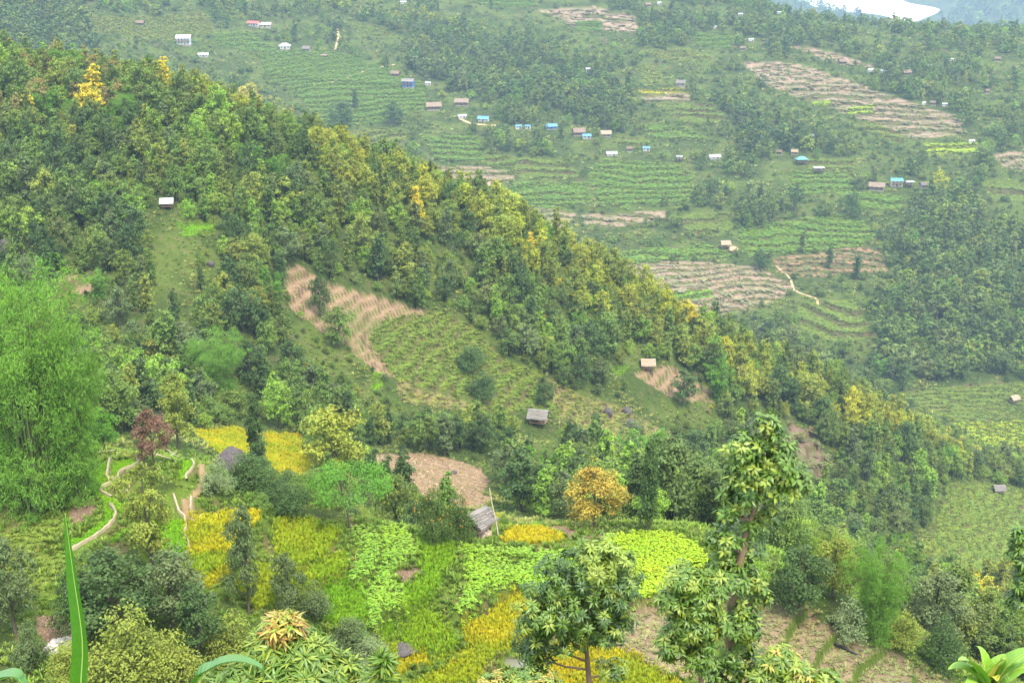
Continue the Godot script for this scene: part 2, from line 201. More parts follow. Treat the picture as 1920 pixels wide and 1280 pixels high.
const WOODS := [
	["dense", [221, -730, 262, -770, 311, -760, 332, -755, 259, -561, 209, -553, 169, -554, 136, -561, 144, -590, 181, -597, 185, -633, 205, -665]],
	["dense", [-148, -1143, -27, -1097, 58, -1000, 104, -887, 79, -859, 15, -924, -43, -946, -101, -1021]],
	["dense", [-438, -933, -337, -1041, -288, -923, -156, -358]],
	["dense", [115, -622, 140, -593, 136, -564, 120, -588]],
	["dense", [133, -941, 222, -887, 276, -828, 315, -811, 322, -790, 262, -780, 225, -820, 159, -820, 125, -852]],
	["dense", [111, -1137, 247, -1122, 291, -1026, 325, -907, 320, -856, 275, -963, 207, -1031, 103, -1053]],
	["dense", [89, -739, 118, -746, 153, -743, 144, -711, 89, -709]],
	["clear", [-52, -139, -45, -165, -43, -197, -32, -195, -26, -150, -28, -135, -23, -88, -25, -86, -33, -85]],
	["clear", [-25, -205, -3, -214, 0, -168, -3, -95, -14, -152]],
	["clear", [-6, -169, 10, -156, 5, -92, -3, -91]],
	["thicket", [-36, -78, -33, -76, -30, -78, -27, -79, -23, -77, -20, -79, -17, -79, -14, -79, -11, -78, -9, -76, -19, -69, -32, -67]],
	["thicket", [-32, -143, -26, -139, -19, -161, -13, -139, -13, -93, -19, -90, -22, -90]],
	["thicket", [12, -90, 16, -93, 20, -91, 18, -88, 14, -88]],
	["thicket", [-41, -92, -34, -88, -33, -86, -38, -84]],
	["yellow", [-250, -892, -183, -919, -143, -876, -36, -330, -46, -773, -6, -736, 27, -689, 53, -636, 50, -333, 39, -317, 23, -311, 5, -307, -8, -310, -26, -303, -47, -310, -71, -334, -91, -333]],
	["yellow", [47, -329, 79, -340, 110, -357, 185, -508, 196, -485, 162, -393, 116, -341, 88, -321, 67, -313, 53, -319]],
	["yellow", [103, -271, 142, -308, 157, -319, 113, -225, 83, -204]],
	["yellow", [-195, -1207, -27, -1127, 73, -919, 96, -887, 52, -887, -24, -988, -114, -1074]],
	["russet", [-138, -348, -245, -870, -86, -311, -126, -313]],
	["russet", [33, -337, 53, -319, 65, -312, 45, -290, 25, -291]],
]
const TRACKS := [
	[1.6, [145.1, -674.1, 149.9, -660.6, 150.5, -645.8, 159.1, -635.9, 159.5, -631.1]],
	[2.2, [-146.8, -946.0, -127.4, -963.8, -110.4, -992.8, -91.1, -1006.3]],
	[2.5, [-140.5, -1032.7, -142.2, -1068.2, -145.6, -1089.5]],
	[3.0, [-37.4, -895.3, -27.8, -885.2, -11.1, -880.9]],
	[0.6, [1.8, -93.7, 2.7, -96.2]],
]
const BUNDS := [
	[-32.64, -93.95, -31.91, -90.64, -31.28, -89.91, -31.83, -88.56, -30.51, -87.26],
	[-30.39, -86.32, -29.54, -84.82, -29.96, -82.49, -30.94, -80.77, -31.55, -80.18],
	[-30.61, -94.49, -30.28, -93.62, -31.29, -92.04, -31.12, -90.90, -31.45, -90.29],
	[-26.69, -96.46, -26.19, -95.32, -26.29, -92.87, -25.99, -92.00],
	[-26.19, -88.75, -25.29, -86.58, -24.67, -86.00, -24.36, -84.20, -23.79, -83.11, -23.58, -81.85, -24.08, -80.59],
	[-24.90, -88.83, -24.27, -86.18, -23.84, -87.51],
	[-29.74, -89.14, -29.54, -88.44, -30.24, -88.16],
]
# x, z, width, style, colour, label, group
const HOUSES := [
	[-287.9, -1015.0, 7.4, "thatch", "brown", "small thatched house alone on the terraces above the white-walled house", ""],
	[-249.3, -990.6, 13.8, "storey", "white", "white two-storey house with pale tin roof below the high terraces", ""],
	[-230.6, -970.0, 9.6, "shed", "white", "long low shed with white tin roof below the white two-storey house", ""],
	[-210.7, -1069.1, 13.1, "school", "red", "long building with red roof and white walls on the upper slope", ""],
	[-201.9, -1070.6, 12.2, "school", "cream", "cream roofed long building standing against the red roofed one", ""],
	[-178.5, -1022.9, 11.3, "hip", "white", "white house under a pale hipped tin roof above the maize slope", ""],
	[-161.8, -1025.5, 8.0, "thatch", "grey", "grey thatched house beside the pale hipped tin roof", ""],
	[-146.7, -1015.5, 7.1, "shed", "brown", "low brown shed near the dirt track on the maize slope", ""],
	[-88.3, -981.3, 8.5, "thatch", "brown", "thatched house just above the blue and white two-storey house", ""],
	[-76.9, -957.4, 11.5, "storey", "blue", "blue and white two-storey house under a grey roof", ""],
	[-62.4, -959.9, 5.2, "shed", "white", "tiny white shed beside the blue and white house", ""],
	[-55.8, -911.3, 13.3, "thatch", "long", "long thatched house at the foot of the maize slope", ""],
	[-36.0, -920.7, 12.6, "thatch", "long", "long thatched house tucked under the trees above the blue roofs", ""],
	[-35.1, -895.4, 7.5, "shed", "white", "white tin shed half hidden by trees beside a blue roof", ""],
	[-19.7, -889.2, 10.0, "blue", "white", "blue roofed house with white walls above a bare yard", ""],
	[4.4, -874.6, 5.5, "blue", "white", "small blue roofed house half hidden among the village trees", "small blue roofs among the trees"],
	[11.0, -874.6, 4.8, "blue", "white", "small blue roofed house half hidden among the village trees", "small blue roofs among the trees"],
	[26.7, -874.6, 9.9, "blue", "blue", "blue roofed house with blue walls at the edge of the grove", ""],
	[45.3, -864.0, 10.5, "thatch", "brown", "large thatched house behind the low blue roof", ""],
	[50.4, -857.3, 7.6, "blue", "white", "low blue roofed house in front of the large thatched house", ""],
	[63.6, -861.2, 9.0, "thatch", "tan", "thatched house with tan roof beside the yellow grass patch", ""],
	[65.3, -827.9, 8.7, "shed", "white", "low white tin shed at the top of the maize terraces", ""],
	[77.4, -835.0, 4.9, "thatch", "brown", "small thatched store between white shed and small blue roof", ""],
	[88.7, -835.7, 6.0, "blue", "white", "small blue roof beside the thatched store", ""],
	[108.4, -817.3, 5.2, "flat", "white", "flat white roofed shelter among banana plants", ""],
	[131.8, -821.5, 9.4, "shed", "white", "long white tin roofed house under the trees above the terraces", ""],
	[185.2, -829.0, 5.6, "thatch", "tan", "tan thatched roof rising behind the teal roofed house", ""],
	[175.1, -828.9, 4.5, "thatch", "brown", "small thatched roof in the trees uphill of the teal roofed house", ""],
	[186.6, -812.9, 9.6, "teal", "brown", "teal hipped roof house on posts with brown plank walls", ""],
	[194.7, -799.1, 8.5, "flat", "white", "open shelter with flat white roof below the teal roofed house", ""],
	[224.8, -772.1, 11.8, "thatch", "long", "long low house with brown roof beside the cream house", ""],
	[238.1, -777.5, 9.6, "storey", "cream", "cream two-storey house with teal tin roof and balcony", ""],
	[246.2, -775.7, 6.6, "flat", "cream", "pale flat roofed annex attached beside the cream two-storey house", ""],
	[254.5, -774.8, 6.6, "thatch", "grey", "grey roofed house under the yellow crowned tree", ""],
	[58.4, -990.4, 4.9, "storey", "white", "tiny white two-storey house on the wooded spur", ""],
	[126.0, -960.4, 8.7, "thatch", "grey", "thatched house above the long golden rice strip", ""],
	[185.6, -1045.6, 5.6, "thatch", "brown", "small brown roofed house above the wide ploughed terraces", ""],
]
const TINY := [[196, -1070, 5.7], [206, -1067, 3.5], [201, -1154, 4.7], [244, -1200, 4.9], [120, -1164, 6.6], [131, -1172, 4.7], [1028, -3958, 22.5], [259, -1016, 7.5], [276, -995, 6.2], [284, -992, 5.3], [301, -986, 8.1], [204, -859, 4.3], [296, -921, 3.4], [302, -920, 5.0], [310, -918, 4.6], [308, -850, 5.0], [381, -1018, 5.9], [345, -1018, 3.8], [324, -1003, 3.7], [349, -945, 4.3], [172, -1107, 3.6], [-97, -1177, 6.7]]
const HUTS := [
	[-11.8, -771.9, 6.2, "fieldhut", "tan", "small thatched field hut at the edge of brown far terraces"],
	[-75.3, -272.0, 3.1, "fieldhut", "white", "small hut with white tin roof on posts above bright paddies"],
	[34.5, -302.4, 3.9, "fieldhut", "tan", "thatched watch hut on posts above the brown terraced spur"],
	[5.7, -252.5, 4.6, "fieldhut", "grey", "thatched hut among dense trees below the stubble terraces"],
	[157.8, -371.9, 4.0, "fieldhut", "grey", "grey thatched hut standing in the green terraces above the gully"],
	[228.0, -535.5, 4.6, "fieldhut", "tan", "thatched hut on the pale green terraces across the gully"],
	[120.0, -693.3, 6.0, "shelter", "tan", "heap of soil and straw with a lean-to shelter beside maize"],
	[-2.8, -95.0, 2.5, "nearhut", "grey", "open sided thatched hut with plank deck beside the golden rice"],
]
# x, z, crown width, height, model, tint, name, label
const TREES := [
	[-25.2, -78.4, 4.9, 8.5, "open", "olive", "broadleaf_tree", "open crowned tree standing before the bright seedling paddies"],
	[-18.6, -78.1, 3.6, 8.7, "open", "greygreen", "broadleaf_tree", "tall thin crowned tree rising through the golden rice"],
	[-15.9, -79.2, 2.7, 5.5, "broad", "greygreen", "broadleaf_tree", "slim grey green tree at the lower rim of the rice terraces"],
	[-14.3, -79.9, 3.1, 3.7, "shrub", "greygreen", "shrub", "grey green bush under the slim tree beside green rice"],
	[-24.9, -163.7, 10.2, 12.3, "broad", "yelgreen", "broadleaf_tree", "yellowish broad crowned tree beside the golden terraces"],
	[-13.1, -91.7, 8.0, 6.1, "umbrella", "bright", "broadleaf_tree", "bright green feathery tree with flat spreading crown"],
	[-15.4, -149.8, 5.3, 5.9, "broad", "dark", "broadleaf_tree", "dark bushy tree beside the bright spreading tree"],
	[-6.5, -92.4, 3.5, 5.3, "shrub", "citrus", "fruit_tree", "dark round fruit tree dotted with orange next to the hut"],
	[-4.3, -92.4, 3.1, 4.8, "shrub", "citrus", "fruit_tree", "dark fruit tree whose crown hides part of the thatched hut"],
	[-29.7, -134.9, 3.1, 11.9, "tall", "dark", "broadleaf_tree", "columnar dark tree standing in the upper golden terraces"],
	[-40.3, -140.2, 6.1, 9.6, "open", "olive", "broadleaf_tree", "tree with pale crooked trunk above the earth path"],
	[-29.1, -94.1, 3.3, 5.1, "broad", "maroon", "broadleaf_tree", "small tree with reddish purple young leaves"],
	[-23.1, -90.4, 3.2, 3.4, "shrub", "silver", "shrub", "rounded silvery shrub beside the tan earth path"],
	[7.3, -100.0, 5.6, 5.9, "broad", "orange", "broadleaf_tree", "round tree flushed with orange leaves below the wood"],
	[11.5, -96.3, 2.5, 9.1, "tall", "dark", "broadleaf_tree", "tall dark columnar tree next to the orange flushed tree"],
	[-40.4, -254.6, 4.7, 10.1, "broad", "dark", "broadleaf_tree", "lone dark tree on the bare brown terraces"],
	[-49.1, -258.3, 3.6, 7.3, "tall", "dark", "broadleaf_tree", "narrow dark tree at the top of the brown terraces"],
	[-53.8, -257.2, 7.0, 9.4, "broad", "olive", "broadleaf_tree", "olive crowned tree at the upper edge of brown terraces"],
	[-59.7, -263.6, 4.8, 8.6, "broad", "dark", "broadleaf_tree", "dark tree beside the small bright paddy"],
	[-8.9, -263.6, 8.3, 6.3, "shrub", "dark", "shrub", "wide dark bush growing on the grassy terraces"],
	[-6.3, -254.6, 8.6, 6.9, "shrub", "dark", "shrub", "dark bush at the lower corner of the grassy terraces"],
	[7.1, -261.3, 4.7, 7.7, "broad", "dark", "broadleaf_tree", "small dark tree above the thatched hut in the trees"],
	[-35.7, -85.9, 12.4, 22.2, "bamboo", "bamboo", "bamboo_clump", "giant feathery bamboo clump towering over the paddies"],
	[-39.5, -88.3, 9.9, 20.3, "bamboo", "bamboo", "bamboo_clump", "giant bamboo clump crowding behind the towering one"],
	[-32.9, -87.2, 6.5, 15.1, "bamboo", "bamboo", "bamboo_clump", "shorter bamboo clump at the foot of the giant ones"],
	[-50.2, -203.8, 12.0, 14.0, "bamboo", "bamboo", "bamboo_clump", "pale green bamboo clump in the middle of the dark wood"],
	[29.4, -88.8, 6.0, 10.4, "bamboo", "bamboo", "bamboo_clump", "feathery bamboo clump above the gully beside ploughed ground"],
	[-96.6, -318.8, 7.3, 8.4, "bamboo", "bamboo", "bamboo_clump", "small pale bamboo clump in the upper wood"],
	[-109.3, -316.6, 5.3, 7.4, "bamboo", "bamboo", "bamboo_clump", "pale bamboo tuft near the top of the russet wood"],
	[-34.9, -99.4, 2.7, 4.5, "broad", "bright", "broadleaf_tree", "slim green tree with bare stem beside the bamboo"],
	[-32.3, -71.4, 3.6, 7.7, "broad", "greygreen", "broadleaf_tree", "dark grey green tree at the lower end of the meadow bank"],
	[-30.1, -68.2, 2.7, 3.7, "shrub", "greygreen", "shrub", "grey green bush beside the heap of stones"],
	[-28.1, -71.4, 4.2, 5.4, "shrub", "dark", "shrub", "dark dense bush below the meadow bank"],
	[-25.6, -71.1, 5.9, 6.9, "broad", "dark", "broadleaf_tree", "big dark spreading tree below the seedling paddies"],
	[-22.7, -73.3, 5.0, 5.9, "broad", "greygreen", "broadleaf_tree", "grey green spreading tree between big dark tree and rice"],
	[-20.4, -71.2, 4.2, 5.5, "open", "dark", "broadleaf_tree", "half dead tree with bare grey branches"],
	[-23.3, -66.5, 6.2, 6.1, "shrub", "olive", "shrub", "large olive bush growing under the spreading trees"],
	[-18.3, -71.9, 4.2, 4.3, "shrub", "olive", "shrub", "olive bush beside the half dead tree"],
	[-20.7, -66.2, 4.9, 4.9, "shrub", "olive", "shrub", "wide yellowish bush near the arching maize leaf"],
	[-26.4, -65.2, 3.9, 4.0, "shrub", "olive", "shrub", "low bush growing below the heap of stones"],
	[-11.5, -78.3, 3.4, 3.2, "shrub", "greygreen", "shrub", "grey green bush at the edge of the lowest green rice"],
	[-9.9, -77.1, 3.4, 3.2, "shrub", "silver", "shrub", "silvery bush below the lowest golden rice"],
	[23.3, -89.3, 5.0, 6.4, "broad", "dark", "broadleaf_tree", "dark tree overhanging the ploughed ground edge"],
	[27.0, -88.1, 4.1, 4.4, "shrub", "silver", "shrub", "silver green bush between ploughed ground and bamboo"],
	[31.9, -89.5, 3.9, 3.7, "shrub", "olive", "shrub", "olive bush at the bamboo foot"],
	[35.2, -89.0, 4.4, 5.1, "shrub", "dark", "shrub", "dark round bush at the lower corner of the ploughed ground"],
	[26.6, -92.4, 4.0, 5.7, "broad", "olive", "broadleaf_tree", "olive tree behind the bamboo above the gully"],
	[19.4, -92.8, 3.5, 5.6, "broad", "dark", "broadleaf_tree", "dark tree on the rim behind the bright lime field"],
	[135.6, -670.0, 13.1, 12.8, "shrub", "dark", "broadleaf_tree", "dark round tree between the maize and the brown terraces"],
	[184.2, -654.0, 8.0, 15.0, "tall", "dark", "broadleaf_tree", "slender tree at the lower corner of the red terraces"],
	[173.6, -670.8, 6.4, 12.8, "tall", "dark", "broadleaf_tree", "slender tree standing in the middle of the red terraces"],
	[200.3, -734.6, 15.7, 16.3, "shrub", "dark", "broadleaf_tree", "dark round tree at the top of the light maize slope"],
	[168.5, -742.7, 11.4, 17.1, "broad", "dark", "broadleaf_tree", "dark tree below the flat white shelter"],
	[-111.1, -904.1, 7.5, 14.5, "tall", "dark", "broadleaf_tree", "slender tree standing in the upper maize slope"],
	[-116.0, -865.9, 19.9, 18.5, "broad", "dark", "broadleaf_tree", "dark spreading tree at the foot of the maize slope"],
	[-82.7, -878.7, 16.5, 16.8, "broad", "dark", "broadleaf_tree", "dark tree between maize slope and the golden terraces"],
	[85.2, -952.2, 7.9, 12.0, "tall", "dark", "broadleaf_tree", "single dark tree beside the long golden strip"],
	[260.6, -766.6, 13.1, 15.1, "broad", "yellow", "broadleaf_tree", "yellow crowned tree beside the grey roofed house"],
	[-177.4, -868.0, 18.1, 22.8, "broad", "gold", "broadleaf_tree", "golden leaved tree crowning the wooded ridge"],
	[-107.2, -330.6, 6.2, 10.5, "tall", "gold", "broadleaf_tree", "golden green tree on the ridge in the russet wood"],
]
const BOULDERS := [[-32.5, -133.3, 3.57, 3.20], [27.8, -271.0, 2.72, 1.98], [22.2, -271.2, 2.22, 1.72], [27.0, -276.9, 2.01, 1.51], [24.0, -255.6, 2.11, 1.87], [-101.9, -248.2, 3.23, 3.01], [-62.0, -252.3, 1.54, 1.10], [-38.7, -254.1, 1.35, 0.90], [-7.8, -79.5, 1.55, 0.39], [-6.9, -87.8, 0.42, 0.25], [-1.4, -195.9, 0.91, 0.54], [-10.1, -199.2, 1.10, 0.55]]
const LANDMARKS := [
	[-39, -262, "the brown ploughed terraces"],
	[-21, -261, "the grassy stubble terraces"],
	[17, -261, "the boulder strewn clay terraces"],
	[39, -301, "the watch hut on the spur"],
	[6, -254, "the thatched hut among trees"],
	[-14, -192, "the pink clay terraces"],
	[-36, -150, "the big dark boulder"],
	[-28, -191, "the yellow crowned tree"],
	[-76, -273, "the white roofed hut"],
	[-68, -267, "the small bright paddy"],
	[-85, -235, "the small bare plot"],
	[-66, -165, "the giant bamboo"],
	[-52, -213, "the pale bamboo in the wood"],
	[79, -306, "the bare landslip"],
	[137, -333, "the green terraces above the gully"],
	[31, -93, "the bamboo by the gully"],
	[27, -88, "the ploughed ground"],
	[12, -93, "the lime green field"],
	[-4, -158, "the open sided hut"],
	[-26, -83, "the seedling paddies"],
	[-30, -71, "the heap of stones"],
	[-19, -81, "the golden rice"],
	[-10, -83, "the green rice"],
	[13, -174, "the orange flushed tree"],
	[215, -532, "the pale green terraces"],
	[94, -629, "the far brown terraces"],
	[-47, -309, "the golden stretch of the ridge"],
	[-8, -317, "the yellow green ridge wood"],
	[-109, -321, "the russet wood"],
	[81, -333, "the low end of the ridge"],
	[57, -307, "the tall leaning tree"],
	[-55, -278, "the ridge above the brown terraces"],
	[48, -263, "the wooded gully"],
	[-87, -287, "the wood below the russet crowns"],
	[111, -324, "the gully below the green terraces"],
]

# real colours (linear) of crops and soils: ground colour, crop colour, spacing, crop height, plant
const LAND := {
	"wild": [Color(0.0816, 0.12, 0.0307)],
	"seedling": [Color(0.125, 0.23, 0.0192), Color(0.25, 0.499, 0.0192), 0.17, 0.20, "rice"],
	"soil": [Color(0.288, 0.192, 0.13), Color(0.288, 0.202, 0.144), 0.42, 0.14, "clod"],
	"path": [Color(0.432, 0.298, 0.163)],
	"gold": [Color(0.23, 0.202, 0.0192), Color(0.525, 0.495, 0.018), 0.26, 0.50, "rice"],
	"goldgreen": [Color(0.154, 0.182, 0.0192), Color(0.335, 0.44, 0.02), 0.26, 0.50, "rice"],
	"green": [Color(0.115, 0.182, 0.0192), Color(0.25, 0.43, 0.018), 0.26, 0.50, "rice"],
	"lime": [Color(0.144, 0.192, 0.0192), Color(0.365, 0.499, 0.0192), 0.30, 0.55, "leafy"],
	"veg": [Color(0.115, 0.163, 0.0288), Color(0.235, 0.385, 0.036), 0.42, 0.55, "leafy"],
	"stubble": [Color(0.346, 0.254, 0.163), Color(0.25, 0.259, 0.096), 0.7, 0.14, "rice"],
	"water": [Color(0.134, 0.134, 0.0768)],
	"clay": [Color(0.403, 0.274, 0.168), Color(0.365, 0.259, 0.163), 0.8, 0.22, "clod"],
	"bare": [Color(0.288, 0.202, 0.144), Color(0.192, 0.192, 0.0768), 2.0, 0.4, "rice"],
	"meadow": [Color(0.192, 0.25, 0.048), Color(0.182, 0.259, 0.0336), 0.62, 0.28, "rice"],
	"brownterrace": [Color(0.442, 0.322, 0.226), Color(0.269, 0.259, 0.125), 6.0, 0.3, "rice"],
	"redterrace": [Color(0.499, 0.298, 0.182), Color(0.173, 0.192, 0.0672), 3.0, 0.5, "rice"],
	"goldterrace": [Color(0.211, 0.24, 0.0576), Color(0.24, 0.288, 0.048), 1.6, 0.6, "rice"],
	"fallow": [Color(0.31, 0.245, 0.115), Color(0.235, 0.26, 0.055), 0.8, 0.3, "rice"],
	"maize": [Color(0.163, 0.24, 0.0384), Color(0.163, 0.278, 0.0288), 1.5, 1.3, "leafy"],
}
const TINTS := {
	"dark": Color(0.0815, 0.145, 0.0378), "mid": Color(0.151, 0.242, 0.0422), "olive": Color(0.255, 0.306, 0.0473), "light": Color(0.235, 0.396, 0.0442),
	"yellow": Color(0.431, 0.461, 0.037), "gold": Color(0.636, 0.525, 0.0316), "orange": Color(0.435, 0.332, 0.0507), "russet": Color(0.356, 0.276, 0.0895),
	"greygreen": Color(0.144, 0.202, 0.0716), "silver": Color(0.235, 0.306, 0.132), "bright": Color(0.129, 0.306, 0.0333), "maroon": Color(0.243, 0.14, 0.0951),
	"yelgreen": Color(0.324, 0.369, 0.0415), "bamboo": Color(0.188, 0.369, 0.0489), "citrus": Color(0.0993, 0.158, 0.0347),
}
const TINT_WORDS := {"dark": "dark green", "mid": "green", "olive": "olive green", "light": "light green", "yelgreen": "yellowish", "yellow": "yellow green", "gold": "golden leaved", "orange": "orange tinged", "russet": "russet brown", "greygreen": "grey green", "silver": "silver green", "bright": "bright green", "maroon": "reddish", "bamboo": "feathery"}

const COLUMNS := 457
const REACH := 0.57
var rows := PackedFloat32Array()
var height := PackedFloat32Array()
var land := PackedInt32Array()
var sight := PackedFloat32Array()
var land_names := LAND.keys()
var rng := RandomNumberGenerator.new()
var rough := FastNoiseLite.new()
var patchy := FastNoiseLite.new()
var used_names := {}
var materials := {}

func _ready() -> void:
	view_and_light()
	rng.seed = 20240
	rough.seed = 5
	rough.frequency = 0.045
	rough.fractal_octaves = 4
	patchy.seed = 11
	patchy.frequency = 0.02
	patchy.fractal_octaves = 3
	shape_terrain()
	river()
	water_and_tracks()
	bunds()
	crops()
	woods()
	buildings()
	stones()
	near_plants()
	small_things()

# ---------------------------------------------------------------- camera, sky, sun
func view_and_light() -> void:
	var cam := Camera3D.new()
	cam.name = "camera"
	cam.fov = 29.862834
	cam.near = 0.1
	cam.far = 12000.0
	cam.rotation_degrees.x = -20.346459
	add_child(cam)
	cam.current = true
	var sky_look := ProceduralSkyMaterial.new()
	sky_look.sky_top_color = Color(0.85, 0.88, 0.92)
	sky_look.sky_horizon_color = Color(0.90, 0.93, 0.97)
	sky_look.sky_energy_multiplier = 0.9
	sky_look.sky_curve = 0.2
	sky_look.ground_bottom_color = Color(0.3, 0.34, 0.26)
	sky_look.ground_horizon_color = Color(0.7, 0.75, 0.78)
	var sky := Sky.new()
	sky.sky_material = sky_look
	var env := Environment.new()
	env.background_mode = Environment.BG_SKY
	env.sky = sky
	env.tonemap_mode = Environment.TONE_MAPPER_LINEAR
	env.tonemap_exposure = 4.1
	env.sdfgi_enabled = true
	env.ssao_enabled = true
	env.ssil_enabled = true
	env.fog_enabled = true
	env.fog_density = 0.00016
	env.fog_light_color = Color(0.74, 0.87, 1.0)
	var world := WorldEnvironment.new()
	world.name = "daylight"
	world.environment = env
	add_child(world)
	var sun := DirectionalLight3D.new()
	sun.name = "sun"
	sun.light_color = Color(1.0, 0.965, 0.90)
	sun.light_energy = 0.5
	sun.light_angular_distance = 12.0
	sun.shadow_enabled = true
	sun.rotation_degrees = Vector3(-62, 28, 0)
	add_child(sun)

# ---------------------------------------------------------------- shapes and things
class Shape:
	var v := PackedVector3Array()
	var n := PackedVector3Array()
	var c := PackedColorArray()
	func tri(p: Vector3, q: Vector3, r: Vector3, col := Color.WHITE) -> void:
		var m := (r - p).cross(q - p).normalized()
		v.append(p); v.append(q); v.append(r)
		n.append(m); n.append(m); n.append(m)
		c.append(col); c.append(col); c.append(col)
	func quad(p: Vector3, q: Vector3, r: Vector3, s: Vector3, col := Color.WHITE) -> void:
		tri(p, q, r, col)
		tri(p, r, s, col)
	func smooth_quad(p: Array, m: Array, col := Color.WHITE) -> void:
		for k in [0, 1, 2, 0, 2, 3]:
			v.append(p[k]); n.append(m[k]); c.append(col)
	func box(at: Vector3, size: Vector3, col := Color.WHITE, turn := Basis.IDENTITY) -> void:
		var e := size / 2
		var p := []
		for k in 8:
			p.append(at + turn * Vector3(e.x if k & 1 else -e.x, e.y if k & 2 else -e.y, e.z if k & 4 else -e.z))
		for f in [[0, 2, 3, 1], [5, 7, 6, 4], [4, 6, 2, 0], [1, 3, 7, 5], [2, 6, 7, 3], [4, 0, 1, 5]]:
			quad(p[f[3]], p[f[2]], p[f[1]], p[f[0]], col)
	func tube(path: Array, radii: Array, sides := 7, col := Color.WHITE) -> void:
		var rings := []
		var norms := []
		for k in path.size():
			var along: Vector3 = (path[mini(k + 1, path.size() - 1)] - path[maxi(k - 1, 0)]).normalized()
			var a := along.cross(Vector3.RIGHT if absf(along.x) < 0.8 else Vector3.FORWARD).normalized()
			var b := along.cross(a)
			var ring := []
			var norm := []
			for s in sides:
				var d := a * cos(TAU * s / sides) + b * sin(TAU * s / sides)
				norm.append(d)
				ring.append(path[k] + d * radii[k])
			rings.append(ring); norms.append(norm)
		for k in path.size() - 1:
			for s in sides:
				var t := (s + 1) % sides
				smooth_quad([rings[k][s], rings[k + 1][s], rings[k + 1][t], rings[k][t]], [norms[k][s], norms[k + 1][s], norms[k + 1][t], norms[k][t]], col)
		var last: int = path.size() - 1
		for s in range(1, sides - 1):
			tri(rings[last][0], rings[last][s], rings[last][s + 1], col)
	# a leaf blade that is folded along its midrib and bends down towards its tip
	func leaf(base: Vector3, along: Vector3, up: Vector3, length: float, width: float, droop: float, col: Color, steps := 4, fold := 0.35) -> void:
		var side := along.cross(up).normalized()
		var spine := []
		var half := []
		var p := base
		var d := along.normalized()
		for k in steps + 1:
			var t := float(k) / steps
			spine.append(p)
			half.append(width * 0.5 * sin(PI * pow(t, 0.8)) if k > 0 and k < steps else 0.0)
			d = d.rotated(side, -droop / steps)
			p += d * length / steps
		for s in [-1.0, 1.0]:
			for k in steps:
				var lift := side.cross(d).normalized() * -fold
				var e0: Vector3 = spine[k] + (side * s + lift) * half[k]
				var e1: Vector3 = spine[k + 1] + (side * s + lift) * half[k + 1]
				if k == 0:
					tri(spine[0], spine[1], e1, col)
				elif k == steps - 1:
					tri(spine[k], spine[k + 1], e0, col)
				else:
					quad(spine[k], spine[k + 1], e1, e0, col)
	func mesh(m: Material) -> ArrayMesh:
		return add_to(ArrayMesh.new(), m)
	func add_to(out: ArrayMesh, m: Material) -> ArrayMesh:
		var a := []
		a.resize(Mesh.ARRAY_MAX)
		a[Mesh.ARRAY_VERTEX] = v
		a[Mesh.ARRAY_NORMAL] = n
		a[Mesh.ARRAY_COLOR] = c
		out.add_surface_from_arrays(Mesh.PRIMITIVE_TRIANGLES, a)
		out.surface_set_material(out.get_surface_count() - 1, m)
		return out

func numbered(called: String) -> String:
	var k: int = used_names.get(called, 0)
	used_names[called] = k + 1
	return called if k == 0 else "%s_%03d" % [called, k]

func thing(called: String, label: String, category: String, at := Vector3.ZERO, turn := 0.0, group := "", kind := "") -> Node3D:
	return tagged(Node3D.new(), called, label, category, at, turn, group, kind)

func tagged(o: Node3D, called: String, label: String, category: String, at := Vector3.ZERO, turn := 0.0, group := "", kind := "") -> Node3D:
	o.name = numbered(called)
	add_child(o)
	o.position = at
	o.rotation.y = turn
	if label: o.set_meta("label", label)
	if category: o.set_meta("category", category)
	if group: o.set_meta("group", group)
	if kind: o.set_meta("kind", kind)
	return o

func part(called: String, mesh: Mesh, parent: Node3D, m: Material = null) -> MeshInstance3D:
	var o := MeshInstance3D.new()
	o.name = called
	o.mesh = mesh
	if m: o.material_override = m
	parent.add_child(o, true)
	return o

func many(called: String, mesh: Mesh, places: Array, tints: Array) -> MultiMeshInstance3D:
	var mm := MultiMesh.new()
	mm.transform_format = MultiMesh.TRANSFORM_3D
	mm.use_colors = true
	mm.mesh = mesh
	mm.instance_count = places.size()
	for k in places.size():
		mm.set_instance_transform(k, places[k])
		mm.set_instance_color(k, tints[k])
	var o := MultiMeshInstance3D.new()
	o.name = called
	o.multimesh = mm
	return o

func paint(key: String, col: Color, roughness := 0.9, tinted := true) -> StandardMaterial3D:
	if not materials.has(key):
		var m := StandardMaterial3D.new()
		m.resource_name = key
		m.albedo_color = col.linear_to_srgb()
		m.roughness = roughness
		m.metallic_specular = 0.3
		m.vertex_color_use_as_albedo = tinted
		materials[key] = m
	return materials[key]

func foliage(tint: String) -> StandardMaterial3D:
	var key := "foliage " + tint
	if not materials.has(key):
		var m := paint(key, TINTS[tint] if tint else Color.WHITE, 0.62)
		m.metallic_specular = 0.35
		m.backlight_enabled = true
		m.backlight = Color(0.55, 0.6, 0.3)
	return materials[key]

func shade_of(base: Color, amount: float) -> Color:
	var k := 1.0 + rng.randf_range(-amount, amount)
	return Color(base.r * k * (1.0 + rng.randf_range(-amount, amount) * 0.4), base.g * k, base.b * k * (1.0 + rng.randf_range(-amount, amount) * 0.4))

# ---------------------------------------------------------------- terrain
func drop_at(ax: float, l: float) -> float:
	var sum: float = TILT[0] + TILT[1] * ax + TILT[2] * l
	for k in range(0, CONTROL.size(), 3):
		var dx: float = ax - CONTROL[k]
		var dl: float = l - CONTROL[k + 1]
		var r2 := dx * dx + dl * dl
		if r2 > 1e-12:
			sum += CONTROL[k + 2] * 0.5 * r2 * log(r2)
	return sum

